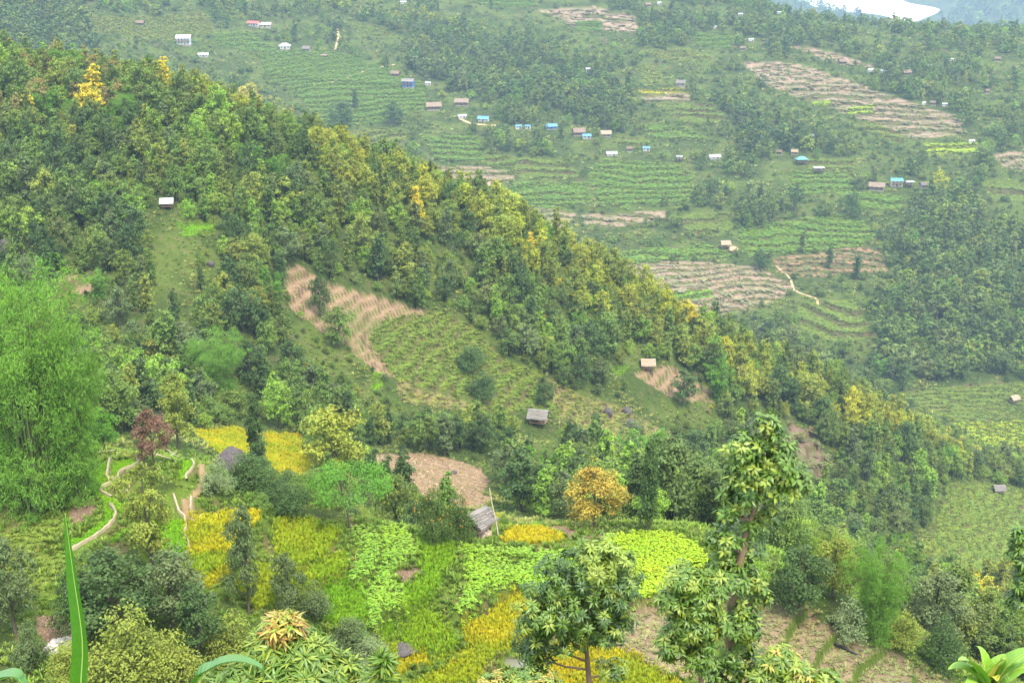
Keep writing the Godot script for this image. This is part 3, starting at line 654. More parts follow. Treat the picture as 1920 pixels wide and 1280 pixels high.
func spline(a: float, b: float, c: float, d: float, t: float) -> float:
	return b + 0.5 * t * (c - a + t * (2.0 * a - 5.0 * b + 4.0 * c - d + t * (3.0 * (b - c) + d - a)))

func row_of(dist: float) -> float:
	var k := clampi(rows.bsearch(dist) - 1, 0, rows.size() - 2)
	return k + clampf((dist - rows[k]) / (rows[k + 1] - rows[k]), 0.0, 1.0)

func column_of(x: float, dist: float) -> float:
	return clampf((x / dist / REACH * 0.5 + 0.5) * (COLUMNS - 1), 0.0, COLUMNS - 1.001)

func ground(x: float, z: float) -> float:
	var r := row_of(-z)
	var c := column_of(x, -z)
	var i := mini(int(r), rows.size() - 2)
	var j := int(c)
	var k := i * COLUMNS + j
	var t := c - j
	return lerpf(lerpf(height[k], height[k + 1], t), lerpf(height[k + COLUMNS], height[k + COLUMNS + 1], t), r - i)

func on_ground(x: float, z: float, lift := 0.0) -> Vector3:
	return Vector3(x, ground(x, z) + lift, z)

func land_at(x: float, z: float) -> int:
	return land[int(row_of(-z) + 0.5) * COLUMNS + int(column_of(x, -z) + 0.5)]

func in_view(p: Vector3) -> bool:
	var k := int(row_of(-p.z)) * COLUMNS + int(column_of(p.x, -p.z))
	return p.y / p.z < sight[k] + 0.004 and absf(p.x / p.z) < 0.48

func outline(flat: Array) -> PackedVector2Array:
	var p := PackedVector2Array()
	for k in range(0, flat.size(), 2):
		p.append(Vector2(flat[k], flat[k + 1]))
	return p

# rows and columns of the terrain grid that an outline covers, with a margin in metres
func extent(p: PackedVector2Array, margin: float) -> Array:
	var lo := Vector2(1e9, 1e9)
	var hi := -lo
	var near := 1e9
	for q in p:
		near = minf(near, -q.y)
	for q in p:
		lo = lo.min(Vector2((q.x - margin) / -q.y, -q.y - margin))
		hi = hi.max(Vector2((q.x + margin) / -q.y, -q.y + margin))
	var c0 := int((lo.x / REACH * 0.5 + 0.5) * (COLUMNS - 1)) - 1
	var c1 := int((hi.x / REACH * 0.5 + 0.5) * (COLUMNS - 1)) + 2
	return [int(row_of(lo.y)), mini(int(row_of(hi.y)) + 2, rows.size()), clampi(c0, 0, COLUMNS - 1), clampi(c1, 0, COLUMNS)]

func edge_distance(q: Vector2, p: PackedVector2Array) -> float:
	var best := 1e9
	for k in p.size():
		best = minf(best, q.distance_squared_to(Geometry2D.get_closest_point_to_segment(q, p[k], p[(k + 1) % p.size()])))
	return sqrt(best)

var terrace_level := PackedFloat32Array()

func shape_terrain() -> void:
	var d := 0.9
	while d < 6400.0:
		rows.append(d)
		d *= 1.0 + (0.1 if d < 50 else 0.0045 if d < 230 else 0.0036 if d < 560 else 0.0019 if d < 960 else 0.005 if d < 1600 else 0.016)
	while rows.size() % 6 != 1:
		rows.append(rows[rows.size() - 1] * 1.016)
	var nr := rows.size()
	var cr := (nr - 1) / 6 + 1
	var cc := (COLUMNS - 1) / 6 + 1
	var coarse := PackedFloat32Array()
	coarse.resize(cr * cc)
	for i in cr:
		for j in cc:
			coarse[i * cc + j] = drop_at((float(j) / (cc - 1) * 2.0 - 1.0) * REACH * 1.4, log(rows[i * 6]))
	var wide := PackedFloat32Array()
	wide.resize(cr * COLUMNS)
	for i in cr:
		for j in COLUMNS:
			var b := mini(j / 6, cc - 2)
			wide[i * COLUMNS + j] = spline(coarse[i * cc + maxi(b - 1, 0)], coarse[i * cc + b], coarse[i * cc + b + 1], coarse[i * cc + mini(b + 2, cc - 1)], (j - b * 6) / 6.0)
	var total := nr * COLUMNS
	height.resize(total)
	land.resize(total)
	sight.resize(total)
	terrace_level.resize(total)
	var base := PackedVector3Array()
	base.resize(total)
	for i in nr:
		var b := mini(i / 6, cr - 2)
		var t := (i - b * 6) / 6.0
		var dist := rows[i]
		var bump := clampf((dist - 60.0) / 200.0, 0.0, 1.0)
		for j in COLUMNS:
			var w := spline(wide[maxi(b - 1, 0) * COLUMNS + j], wide[b * COLUMNS + j], wide[(b + 1) * COLUMNS + j], wide[mini(b + 2, cr - 1) * COLUMNS + j], t)
			var x := (float(j) / (COLUMNS - 1) * 2.0 - 1.0) * REACH * dist
			height[i * COLUMNS + j] = -w * dist + bump * rough.get_noise_2d(x, dist) * (0.3 if dist < 520.0 else 0.0)
	# flat fields, each at its own level, with banks between them
	var bank_weight := PackedFloat32Array()
	var bank_sum := PackedFloat32Array()
	var bank_level := PackedFloat32Array()
	var level := PackedFloat32Array()
	for a in [bank_weight, bank_sum, bank_level, level]:
		a.resize(total)
	level.fill(-1e6)
	for f in FIELDS:
		var id := land_names.find(f[0])
		var p := outline(f[4])
		var e := extent(p, 1.5)
		for i in range(e[0], e[1]):
			for j in range(e[2], e[3]):
				var q := Vector2((float(j) / (COLUMNS - 1) * 2.0 - 1.0) * REACH * rows[i], -rows[i])
				var k := i * COLUMNS + j
				var y: float = f[1] * q.x + f[2] * q.y + f[3]
				if Geometry2D.is_point_in_polygon(q, p):
					if y > level[k]:
						level[k] = y
						land[k] = id
				else:
					var away := edge_distance(q, p)
					if away < 1.3:
						var g := 1.0 - away / 1.3
						bank_weight[k] = maxf(bank_weight[k], g)
						bank_sum[k] += g * g * g + 0.001
						bank_level[k] += (g * g * g + 0.001) * y
	for k in total:
		if level[k] > -1e5:
			height[k] = level[k]
		elif bank_weight[k] > 0.0:
			height[k] = lerpf(height[k], bank_level[k] / bank_sum[k], smoothstep(0.0, 1.0, bank_weight[k]))
	# terraced slopes follow the contours
	terrace_level.fill(-1e6)
	for f in TERRACES:
		var id := land_names.find(f[0])
		var p := outline(f[2])
		var e := extent(p, 0.0)
		var step: float = f[1]
		for i in range(e[0], e[1]):
			for j in range(e[2], e[3]):
				var k := i * COLUMNS + j
				var q := Vector2((float(j) / (COLUMNS - 1) * 2.0 - 1.0) * REACH * rows[i], -rows[i])
				if not Geometry2D.is_point_in_polygon(q, p) or level[k] > -1e5:
					continue
				land[k] = id
				var t := (height[k] + patchy.get_noise_2d(q.x * (1.6 if rows[i] < 450.0 else 0.7) + 300.0, q.y * (1.6 if rows[i] < 450.0 else 0.7)) * step * 1.1) / step
				if terrace_level[k] > -1e5:
					continue
				if step < 0.6 and rows[i] < 300.0: t += (0.075 * rows[i] + 0.05 * q.x) / step   # low steps on ground that is nearly level
				if rows[i] > 290.0 and rows[i] < 560.0 and q.x > 90.0: t += 0.16 * rows[i] / step   # ledges cut along a slope that hardly climbs
				terrace_level[k] = t
				var part_of := t - floorf(t)
				height[k] += ((smoothstep(0.70 if rows[i] > 140.0 else 0.84, 1.0, part_of) + 0.12 * part_of) / 1.12 - part_of) * step * 1.0
	for j in COLUMNS:
		var least := 9.0
		for i in nr:
			var k := i * COLUMNS + j
			sight[k] = least
			least = minf(least, -height[k] / rows[i])
	# the sheet
	var v := PackedVector3Array()
	var n := PackedVector3Array()
	var c := PackedColorArray()
	v.resize(total); n.resize(total); c.resize(total)
	for i in nr:
		for j in COLUMNS:
			v[i * COLUMNS + j] = Vector3((float(j) / (COLUMNS - 1) * 2.0 - 1.0) * REACH * rows[i], height[i * COLUMNS + j], -rows[i])
	var earth := Color(0.213, 0.148, 0.0902)
	var grass := Color(0.14, 0.21, 0.032)
	for i in nr:
		for j in COLUMNS:
			var k := i * COLUMNS + j
			var along := v[k + 1 if j < COLUMNS - 1 else k] - v[k - 1 if j > 0 else k]
			var deep := v[k + COLUMNS if i < nr - 1 else k] - v[k - COLUMNS if i > 0 else k]
			n[k] = along.cross(deep).normalized()
			var q := v[k]
			var patch := patchy.get_noise_2d(q.x * 2.0, q.z * 2.0)
			var fine := rough.get_noise_2d(q.x * 9.0, q.z * 9.0)
			var col: Color = LAND[land_names[land[k]]][0]
			if land[k] == 0:
				if bank_weight[k] > 0.0:
					col = grass.lerp(earth, smoothstep(0.1, 0.35, patchy.get_noise_2d(q.x * 9.0 + 70.0, q.z * 9.0)) * 0.75)
				else:
					col = col.lerp(Color(0.135, 0.184, 0.041), smoothstep(-0.15, 0.3, patch)).lerp(Color(0.164, 0.123, 0.0738), smoothstep(0.25, 0.5, fine) * 0.7)
			elif terrace_level[k] > -1e5:
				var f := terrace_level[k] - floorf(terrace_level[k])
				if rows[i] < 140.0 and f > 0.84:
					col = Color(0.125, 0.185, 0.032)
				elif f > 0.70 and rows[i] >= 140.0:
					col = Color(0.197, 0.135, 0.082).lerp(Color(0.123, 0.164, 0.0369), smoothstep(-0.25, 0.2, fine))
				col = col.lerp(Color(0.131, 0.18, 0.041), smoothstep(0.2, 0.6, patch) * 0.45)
			var s := 1.0 + fine * 0.35
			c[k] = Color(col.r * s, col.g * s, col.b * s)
	var idx := PackedInt32Array()
	idx.resize((nr - 1) * (COLUMNS - 1) * 6)
	var at := 0
	for i in nr - 1:
		for j in COLUMNS - 1:
			var k := i * COLUMNS + j
			for o in [k, k + COLUMNS, k + 1, k + 1, k + COLUMNS, k + COLUMNS + 1]:
				idx[at] = o
				at += 1
	var a := []
	a.resize(Mesh.ARRAY_MAX)
	a[Mesh.ARRAY_VERTEX] = v
	a[Mesh.ARRAY_NORMAL] = n
	a[Mesh.ARRAY_COLOR] = c
	a[Mesh.ARRAY_INDEX] = idx
	var sheet := ArrayMesh.new()
	sheet.add_surface_from_arrays(Mesh.PRIMITIVE_TRIANGLES, a)
	var m := paint("hillside", Color.WHITE, 0.95)
	m.metallic_specular = 0.15
	m.albedo_texture = grain(7, 0.05, 0.62, 1.0)
	m.uv1_triplanar = true
	m.uv1_world_triplanar = true
	m.uv1_scale = Vector3.ONE * 0.23
	m.normal_enabled = true
	m.normal_texture = grain_normal(9, 0.06)
	m.normal_scale = 1.0
	sheet.surface_set_material(0, m)
	var o := MeshInstance3D.new()
	o.mesh = sheet
	tagged(o, "terrain", "terraced hillsides falling towards a far river valley", "terrain", Vector3.ZERO, 0.0, "", "structure")

func grain(number: int, frequency: float, low: float, high: float) -> NoiseTexture2D:
	var noise := FastNoiseLite.new()
	noise.seed = number
	noise.frequency = frequency
	noise.fractal_octaves = 5
	var ramp := Gradient.new()
	ramp.set_color(0, Color(low, low, low))
	ramp.set_color(1, Color(high, high, high))
	var t := NoiseTexture2D.new()
	t.width = 512
	t.height = 512
	t.seamless = true
	t.noise = noise
	t.color_ramp = ramp
	return t

func grain_normal(number: int, frequency: float) -> NoiseTexture2D:
	var noise := FastNoiseLite.new()
	noise.seed = number
	noise.frequency = frequency
	noise.fractal_octaves = 5
	var t := NoiseTexture2D.new()
	t.width = 512
	t.height = 512
	t.seamless = true
	t.as_normal_map = true
	t.bump_strength = 6.0
	t.noise = noise
	return t

func river() -> void:
	# a braided river on a pale bed of sand, far below
	var s := Shape.new()
	var lo := -404.0
	for k in 24:
		for l in 8:
			var p := []
			for o in [[0, 0], [0, 1], [1, 1], [1, 0]]:
				var t: float = (k + o[0]) / 24.0
				var u: float = (l + o[1]) / 8.0
				p.append(Vector3(lerpf(850.0, 1750.0, t), lo, -lerpf(3300.0, 4900.0, u)))
			s.quad(p[0], p[1], p[2], p[3], shade_of(Color(0.80, 0.79, 0.76), 0.05))
	var m := paint("river bed", Color.WHITE, 0.6)
	var o := MeshInstance3D.new()
	o.mesh = s.mesh(m)
	tagged(o, "river", "pale river in its wide sandy bed beyond the hills", "river", Vector3.ZERO, 0.0, "", "structure")

func ribbon(path: Array, width: float, lift: float, crown_height: float, col: Color) -> Shape:
	var s := Shape.new()
	var pts := []
	for k in path.size() - 1:
		var steps := maxi(2, int(path[k].distance_to(path[k + 1]) / maxf(width * 0.8, 0.4)))
		for t in steps:
			pts.append(path[k].lerp(path[k + 1], float(t) / steps))
	pts.append(path[path.size() - 1])
	var rowsets := []
	for k in pts.size():
		var d: Vector2 = (pts[mini(k + 1, pts.size() - 1)] - pts[maxi(k - 1, 0)]).normalized()
		var side := Vector2(-d.y, d.x)
		var q: Vector2 = pts[k] + side * rng.randf_range(-0.12, 0.12) * width
		var hw := width * 0.5 * rng.randf_range(0.8, 1.2)
		var set := []
		for e in [[-1.0, -0.15], [-0.6, 1.0], [0.6, 1.0], [1.0, -0.15]]:
			var g: Vector2 = q + side * hw * e[0]
			set.append(on_ground(g.x, g.y, lift + crown_height * e[1] * rng.randf_range(0.85, 1.1)))
		rowsets.append(set)
	for k in pts.size() - 1:
		for l in 3:
			s.quad(rowsets[k][l], rowsets[k + 1][l], rowsets[k + 1][l + 1], rowsets[k][l + 1], shade_of(col, 0.12))
	return s

func as_path(flat: Array) -> Array:
	var p := []
	for k in range(0, flat.size(), 2):
		p.append(Vector2(flat[k], flat[k + 1]))
	return p

func water_and_tracks() -> void:
	for f in FIELDS:
		if f[0] != "water":
			continue
		var p := outline(f[4])
		var s := Shape.new()
		var mid := Vector2.ZERO
		for q in p:
			mid += q / p.size()
		var y: float = f[1] * mid.x + f[2] * mid.y + f[3] + 0.12
		for k in p.size():
			var q0 := mid + (p[k] - mid) * 1.04
			var q1 := mid + (p[(k + 1) % p.size()] - mid) * 1.04
			s.tri(Vector3(mid.x, y, mid.y), Vector3(q0.x, y, q0.y), Vector3(q1.x, y, q1.y))
		var m := paint("muddy water", Color(0.15, 0.145, 0.105), 0.2, false)
		m.metallic_specular = 0.4
		var o := MeshInstance3D.new()
		o.mesh = s.mesh(m)
		tagged(o, "pond", "small muddy pond set into the golden rice", "pond", Vector3.ZERO, 0.0, "", "structure")
	for f in TRACKS:
		var o := MeshInstance3D.new()
		o.mesh = ribbon(smoothed(as_path(f[1])), f[0] * 0.75, 0.12, 0.08, Color(0.46, 0.33, 0.19)).mesh(paint("bare track", Color.WHITE, 0.95))
		tagged(o, "footpath", "bare earth footpath worn across the slope", "path", Vector3.ZERO, 0.0, "footpaths", "structure")

func smoothed(path: Array) -> Array:
	var c := Curve2D.new()
	for k in path.size():
		var d: Vector2 = (path[mini(k + 1, path.size() - 1)] - path[maxi(k - 1, 0)]) / 6.0
		c.add_point(path[k], -d, d)
	var out := []
	var count := maxi(4, int(c.get_baked_length() / 0.7))
	for k in count + 1:
		out.append(c.sample_baked(c.get_baked_length() * k / count, true))
	return out

func bunds() -> void:
	for f in BUNDS:
		var o := MeshInstance3D.new()
		o.mesh = ribbon(smoothed(as_path(f)), 0.22, 0.02, 0.2, Color(0.33, 0.275, 0.18)).mesh(paint("dry mud", Color.WHITE, 0.95))
		tagged(o, "field_bund", "low dried mud bund winding along a bright seedling paddy", "bund", Vector3.ZERO, 0.0, "mud bunds of the seedling paddies")

# ---------------------------------------------------------------- crops
func rice_tuft(blades: int, spread: float, lean: float) -> Shape:
	var s := Shape.new()
	for k in blades:
		var a := rng.randf() * TAU
		var out := Vector3(cos(a), 0, sin(a))
		var foot := out * rng.randf_range(0.0, spread)
		var tip := foot + out * rng.randf_range(0.1, lean) + Vector3.UP * rng.randf_range(0.7, 1.1)
		var mid := foot.lerp(tip, 0.55) + Vector3.UP * 0.18
		var side := out.cross(Vector3.UP).rotated(Vector3.UP, rng.randf_range(-0.9, 0.9)) * rng.randf_range(0.05, 0.085)
		var col := shade_of(Color.WHITE, 0.25)
		s.quad(foot - side * 0.6, mid - side, mid + side, foot + side * 0.6, col)
		s.tri(mid - side, tip, mid + side, col)
	return s

func leafy_tuft(leaves: int) -> Shape:
	var s := Shape.new()
	for k in leaves:
		var a := rng.randf() * TAU
		var out := Vector3(cos(a), rng.randf_range(0.1, 0.9), sin(a)).normalized()
		var foot := Vector3(0, rng.randf_range(0.15, 0.7), 0) + Vector3(out.x, 0, out.z) * 0.05
		s.leaf(foot, out, Vector3.UP, rng.randf_range(0.4, 0.65), rng.randf_range(0.16, 0.28), rng.randf_range(0.4, 1.2), shade_of(Color.WHITE, 0.25), 3)
	return s

func clod() -> Shape:
	var s := Shape.new()
	var p := []
	for k in 6:
		var d: Vector3 = [Vector3.RIGHT, Vector3.BACK, Vector3.LEFT, Vector3.FORWARD, Vector3.UP, Vector3.DOWN][k]
		p.append(d * rng.randf_range(0.6, 1.2) + Vector3(rng.randf_range(-0.2, 0.2), 0, rng.randf_range(-0.2, 0.2)))
	for k in 4:
		s.tri(p[k], p[4], p[(k + 1) % 4], shade_of(Color.WHITE, 0.15))
		s.tri(p[(k + 1) % 4], p[5], p[k], shade_of(Color.WHITE, 0.15))
	return s

func near_bund(q: Vector2) -> bool:
	for f in BUNDS:
		for k in range(0, f.size() - 2, 2):
			if q.distance_squared_to(Geometry2D.get_closest_point_to_segment(q, Vector2(f[k], f[k + 1]), Vector2(f[k + 2], f[k + 3]))) < 0.42:
				return true
	return false

func crops() -> void:
	var look := foliage("")
	var dirt := paint("clods", Color.WHITE, 0.95)
	var plants := {
		"rice": [rice_tuft(16, 0.28, 0.5).mesh(look), rice_tuft(16, 0.32, 0.65).mesh(look), rice_tuft(14, 0.3, 0.5).mesh(look)],
		"leafy": [leafy_tuft(12).mesh(look), leafy_tuft(15).mesh(look)],
		"clod": [clod().mesh(dirt), clod().mesh(dirt), clod().mesh(dirt)],
	}
	var words := {"rice": "rice", "leafy": "leafy", "clod": "clod"}
	var labels := {
		"seedling": ["seedling_rice", "short bright green rice seedlings carpeting the flat paddies", "rice"], "soil": ["soil_clod", "loose clods on the small dug plots", "soil"],
		"gold": ["ripe_rice", "ripe golden rice filling the winding terraces", "rice"], "goldgreen": ["ripening_rice", "yellow green rice ripening on the terraces", "rice"],
		"green": ["green_rice", "lush green rice on the terrace steps", "rice"], "lime": ["lime_crop", "dense lime green leafy crop on the domed field", "crop"],
		"veg": ["millet_crop", "bright green broad leaved crop on the terrace crest", "crop"], "stubble": ["stubble_weed", "thin weeds and stubble on ploughed ground", "weeds"],
		"clay": ["clay_clod", "loose pinkish clods on the ploughed terraces", "soil"], "bare": ["slope_weed", "scattered weeds on the bare landslip", "weeds"],
		"meadow": ["terrace_grass", "short grass over the fallow terraces", "grass"], "brownterrace": ["terrace_weed", "sparse weeds on the brown far terraces", "weeds"],
		"redterrace": ["red_terrace_weed", "sparse weeds on the red earth terraces", "weeds"], "goldterrace": ["far_terrace_crop", "low yellowing crop on the far terraces", "crop"], "fallow": ["fallow_grass", "dry yellowish grass on the fallow strip of terraces", "grass"], "maize": ["maize_crop", "green maize covering the far slopes", "maize"],
	}
	var sets := {}
	var rims := [[], []]
	for list in [FIELDS, TERRACES]:
		for f in list:
			var spec: Array = LAND[f[0]]
			if spec.size() < 3:
				continue
			var p := outline(f[f.size() - 1])
			var lo := Vector2(1e9, 1e9)
			var hi := -lo
			for q in p:
				lo = lo.min(q)
				hi = hi.max(q)
			var far := -hi.y
			var gap: float = spec[2] * clampf(far / 150.0, 0.85, 3.2) if f.size() == 3 else spec[2] * 0.74
			if far > 420.0: gap = maxf(spec[2], 1.9)
			var id := land_names.find(f[0])
			if not sets.has(f[0]):
				sets[f[0]] = []
				for k in plants[spec[4]].size():
					sets[f[0]].append([[], []])
			var x := lo.x
			while x < hi.x:
				var z := lo.y
				while z < hi.y:
					var q := Vector2(x + rng.randf_range(-0.5, 0.5) * gap, z + rng.randf_range(-0.5, 0.5) * gap)
					z += gap
					var probe := q + Vector2(rng.randfn(), rng.randfn()) * minf(gap * 0.9, 0.35)
					if not Geometry2D.is_point_in_polygon(probe, p) or (land_at(q.x, q.y) != id and land_at(probe.x, probe.y) != id):
						continue
					if far < 140.0 and f.size() == 3:
						var lev := terrace_level[int(row_of(-q.y) + 0.5) * COLUMNS + int(column_of(q.x, -q.y) + 0.5)]
						if lev > -1e5 and lev - floorf(lev) > 0.88:
							continue
					var tall: float = spec[3] * (0.8 if f.size() != 3 else 1.0) * rng.randf_range(0.75, 1.2) * (1.0 + 0.25 * patchy.get_noise_2d(q.x * 12.0, q.y * 12.0))
					var wide: float = maxf(gap * (1.5 if spec[4] != "clod" else 0.3), tall * 0.8) * rng.randf_range(0.8, 1.2)
					if spec[4] == "clod":
						wide = tall * rng.randf_range(0.6, 1.5)
						tall *= rng.randf_range(0.4, 0.9)
					var turn := Basis(Vector3.UP, rng.randf() * TAU) * Basis.from_scale(Vector3(wide, tall, wide))
					var bag: Array = sets[f[0]][rng.randi() % sets[f[0]].size()]
					bag[0].append(Transform3D(turn, on_ground(q.x, q.y, -0.02)))
					var tone := 1.0 + 0.22 * patchy.get_noise_2d(q.x * 4.0 + 9.0, q.y * 4.0)
					var hue: Color = Color(spec[1].r * tone, spec[1].g, spec[1].b)
					var ripe := patchy.get_noise_2d(q.x * 5.0 + 40.0, q.y * 5.0)
					if f[0] == "gold": hue = hue.lerp(LAND["goldgreen"][1], smoothstep(0.0, 0.45, ripe) * 0.8)
					elif f[0] == "green": hue = hue.lerp(LAND["goldgreen"][1], smoothstep(0.1, 0.5, ripe) * 0.45)
					elif f[0] == "goldgreen": hue = hue.lerp(LAND["gold"][1], smoothstep(0.1, 0.5, ripe) * 0.3)
					elif f[0] == "veg": hue = hue.lerp(LAND["green"][1], smoothstep(-0.1, 0.4, ripe) * 0.7)
					bag[1].append(shade_of(hue, 0.18))
				x += gap
	for crop in sets:
		var o := thing(labels[crop][0], labels[crop][1], labels[crop][2], Vector3.ZERO, 0.0, "", "stuff")
		for k in sets[crop].size():
			if sets[crop][k][0].size():
				o.add_child(many("plants" if LAND[crop][4] != "clod" else "clods", plants[LAND[crop][4]][k], sets[crop][k][0], sets[crop][k][1]), true)
	# grass along terrace lips and on the banks between fields
	for i in range(1, rows.size() - 1):
		if rows[i] < 60.0 or rows[i] > 1700.0:
			continue
		for j in range(0, COLUMNS - 1):
			var k := i * COLUMNS + j
			if terrace_level[k] < -1e5:
				continue
			for o in [k + 1, k + COLUMNS]:
				if terrace_level[o] < -1e5 or floorf(terrace_level[o]) == floorf(terrace_level[k]) or land[o] != land[k]:
					continue
				var cell := rows[i] * REACH * 2.0 / COLUMNS
				var bare: bool = land_names[land[k]] in ["stubble", "clay", "bare", "redterrace"]
				var brown: bool = land_names[land[k]] == "brownterrace"
				for copy in (rng.randi() % 2 if bare else 2 if brown else 3):
					var x := (float(j) / (COLUMNS - 1) * 2.0 - 1.0) * REACH * rows[i] + rng.randf_range(-0.5, 0.5) * cell
					var big := rng.randf_range(0.25, 0.5) * clampf(rows[i] / 330.0, 0.6, 2.6)
					var spot := on_ground(x, -rows[i] + rng.randf_range(-0.4, 0.4) * cell, -0.05)
					rims[0].append(Transform3D(Basis(Vector3.UP, rng.randf() * TAU) * Basis.from_scale(Vector3(big * 1.6, big, big * 1.6)), spot))
					if bare or brown: rims[0][-1].basis = rims[0][-1].basis.scaled(Vector3.ONE * 0.7)
					rims[1].append(shade_of(Color(0.179, 0.231, 0.0525), 0.3))
	for f in FIELDS:
		var p := outline(f[4])
		for k in p.size():
			var q0 := p[k]
			var q1 := p[(k + 1) % p.size()]
			var count := int(q0.distance_to(q1) / 0.22)
			for l in count:
				for side in 2:
					var q := q0.lerp(q1, rng.randf()) + Vector2(rng.randf_range(-1.3, 1.3), rng.randf_range(-1.3, 1.3))
					if land_at(q.x, q.y) != 0 or f[0] in ["path", "water"] or near_bund(q):
						continue
					var big := rng.randf_range(0.2, 0.5)
					rims[0].append(Transform3D(Basis(Vector3.UP, rng.randf() * TAU) * Basis.from_scale(Vector3(big * 1.2, big, big * 1.2)), on_ground(q.x, q.y, -0.03)))
					rims[1].append(shade_of(Color(0.16, 0.25, 0.033), 0.3))
	var gz := 58.0
	while gz < 140.0:
		var gx := -gz * 0.5
		while gx < gz * 0.5:
			var q := Vector2(gx + rng.randf_range(-0.3, 0.3), -gz + rng.randf_range(-0.3, 0.3))
			gx += 0.55
			if land_at(q.x, q.y) != 0 or near_bund(q):
				continue
			var big := rng.randf_range(0.12, 0.36) * (1.0 + patchy.get_noise_2d(q.x * 6.0, q.y * 6.0))
			rims[0].append(Transform3D(Basis(Vector3.UP, rng.randf() * TAU) * Basis.from_scale(Vector3(big * 1.7, big, big * 1.7)), on_ground(q.x, q.y, -0.03)))
			rims[1].append(shade_of(Color(0.189, 0.294, 0.0358).lerp(Color(0.263, 0.284, 0.063), smoothstep(-0.1, 0.5, patchy.get_noise_2d(q.x * 3.0, q.y * 3.0))), 0.3))
		gz += 0.55
	gz = 140.0
	while gz < 1150.0:
		var gap := gz * (0.0029 if gz < 480.0 else 0.0042) + 0.45
		var gx := -gz * 0.5
		while gx < gz * 0.5:
			var q := Vector2(gx + rng.randf_range(-0.6, 0.6) * gap, -gz + rng.randf_range(-0.6, 0.6) * gap)
			gx += gap
			if land_at(q.x, q.y) != 0:
				continue
			var n := patchy.get_noise_2d(q.x * 3.0, q.y * 3.0)
			var big := rng.randf_range(0.18, 0.6) * (1.0 + n) * clampf(gz / 330.0, 0.7, 2.2)
			rims[0].append(Transform3D(Basis(Vector3.UP, rng.randf() * TAU) * Basis.from_scale(Vector3(big * 2.2, big, big * 2.2)), on_ground(q.x, q.y, -0.05)))
			rims[1].append(shade_of(Color(0.136, 0.226, 0.0399).lerp(Color(0.273, 0.299, 0.0735), smoothstep(-0.25, 0.4, n)), 0.35))
		gz += gap
	var lips := thing("bank_grass", "rough grass along the terrace lips and field banks", "grass", Vector3.ZERO, 0.0, "", "stuff")
	lips.add_child(many("tufts", plants["rice"][1], rims[0], rims[1]), true)
	print("rim tufts ", rims[0].size())

# ---------------------------------------------------------------- trees
# a crown of leaf clumps; lobes are [centre, radius]
func crown(lobes: Array, leaves: int, size: float, slim := 0.55, flat := 0.5) -> Shape:
	var s := Shape.new()
	var weight := 0.0
	for l in lobes:
		weight += l[1].x * l[1].y
	for l in lobes:
		var tone := rng.randf_range(0.72, 1.3)
		var warm := rng.randf_range(0.9, 1.12)
		var centre: Vector3 = l[0]
		var r: Vector3 = l[1]
		# twig ends: leaves gather round them, so that the crown has dents and gaps
		var twigs := []
		for k in int(clampf(leaves * r.x * r.y / weight / 14.0, 4, 60)):
			var d := Vector3(rng.randfn(), rng.randfn() + 0.25, rng.randfn()).normalized()
			twigs.append([d, centre + d * r * rng.randf_range(0.55, 1.08)])
		for k in int(leaves * r.x * r.y / weight):
			var t: Array = twigs[rng.randi() % twigs.size()]
			var spread := r.x * 0.34
			var p: Vector3 = t[1] + Vector3(rng.randfn(), rng.randfn() * 0.7, rng.randfn()) * spread * 0.6
			var face: Vector3 = (t[0] * (1.0 - flat) + Vector3.UP * flat + Vector3(rng.randfn(), rng.randfn(), rng.randfn()) * 0.42).normalized()
			var along := face.cross(Vector3(rng.randfn(), rng.randfn(), rng.randfn())).normalized()
			var side := face.cross(along)
			var ls := size * rng.randf_range(0.7, 1.3)
			var k1 := tone * rng.randf_range(0.6, 1.4)
			var col := Color(k1 * warm, k1, k1)
			var a := p - along * ls * 0.5
			var b := p + along * ls * 0.5 - face * ls * 0.12
			var m := p + face * ls * 0.06
			s.tri(a, m + side * ls * slim * 0.5, b, col)
			s.tri(a, b, m - side * ls * slim * 0.5, col)
	return s

func trunk_and_limbs(lobes: Array, girth: float, foot := 0.4) -> Shape:
	var s := Shape.new()
	var top: Vector3 = lobes[0][0]
	for l in lobes:
		if l[0].y > top.y: top = l[0]
	var path := []
	var radii := []
	for k in 6:
		var t := k / 5.0
		path.append(Vector3(top.x * t * t + sin(t * 5.0) * girth * 0.7, lerpf(-foot, top.y, t), top.z * t * t + cos(t * 4.0) * girth * 0.5))
		radii.append(girth * lerpf(1.25, 0.22, t))
	s.tube(path, radii, 7, Color.WHITE)
	for l in lobes:
		var c: Vector3 = l[0]
		var start: Vector3 = path[1].lerp(path[4], clampf((c.y / top.y - 0.45) * 0.9 + rng.randf_range(0.0, 0.15), 0.05, 0.9))
		if start.y > c.y: start.y = c.y * 0.8
		s.tube([start, start.lerp(c, 0.55) + Vector3.DOWN * 0.15, c, c + (c - start) * 0.35], [girth * 0.42, girth * 0.3, girth * 0.18, girth * 0.05], 5, Color.WHITE)
	return s

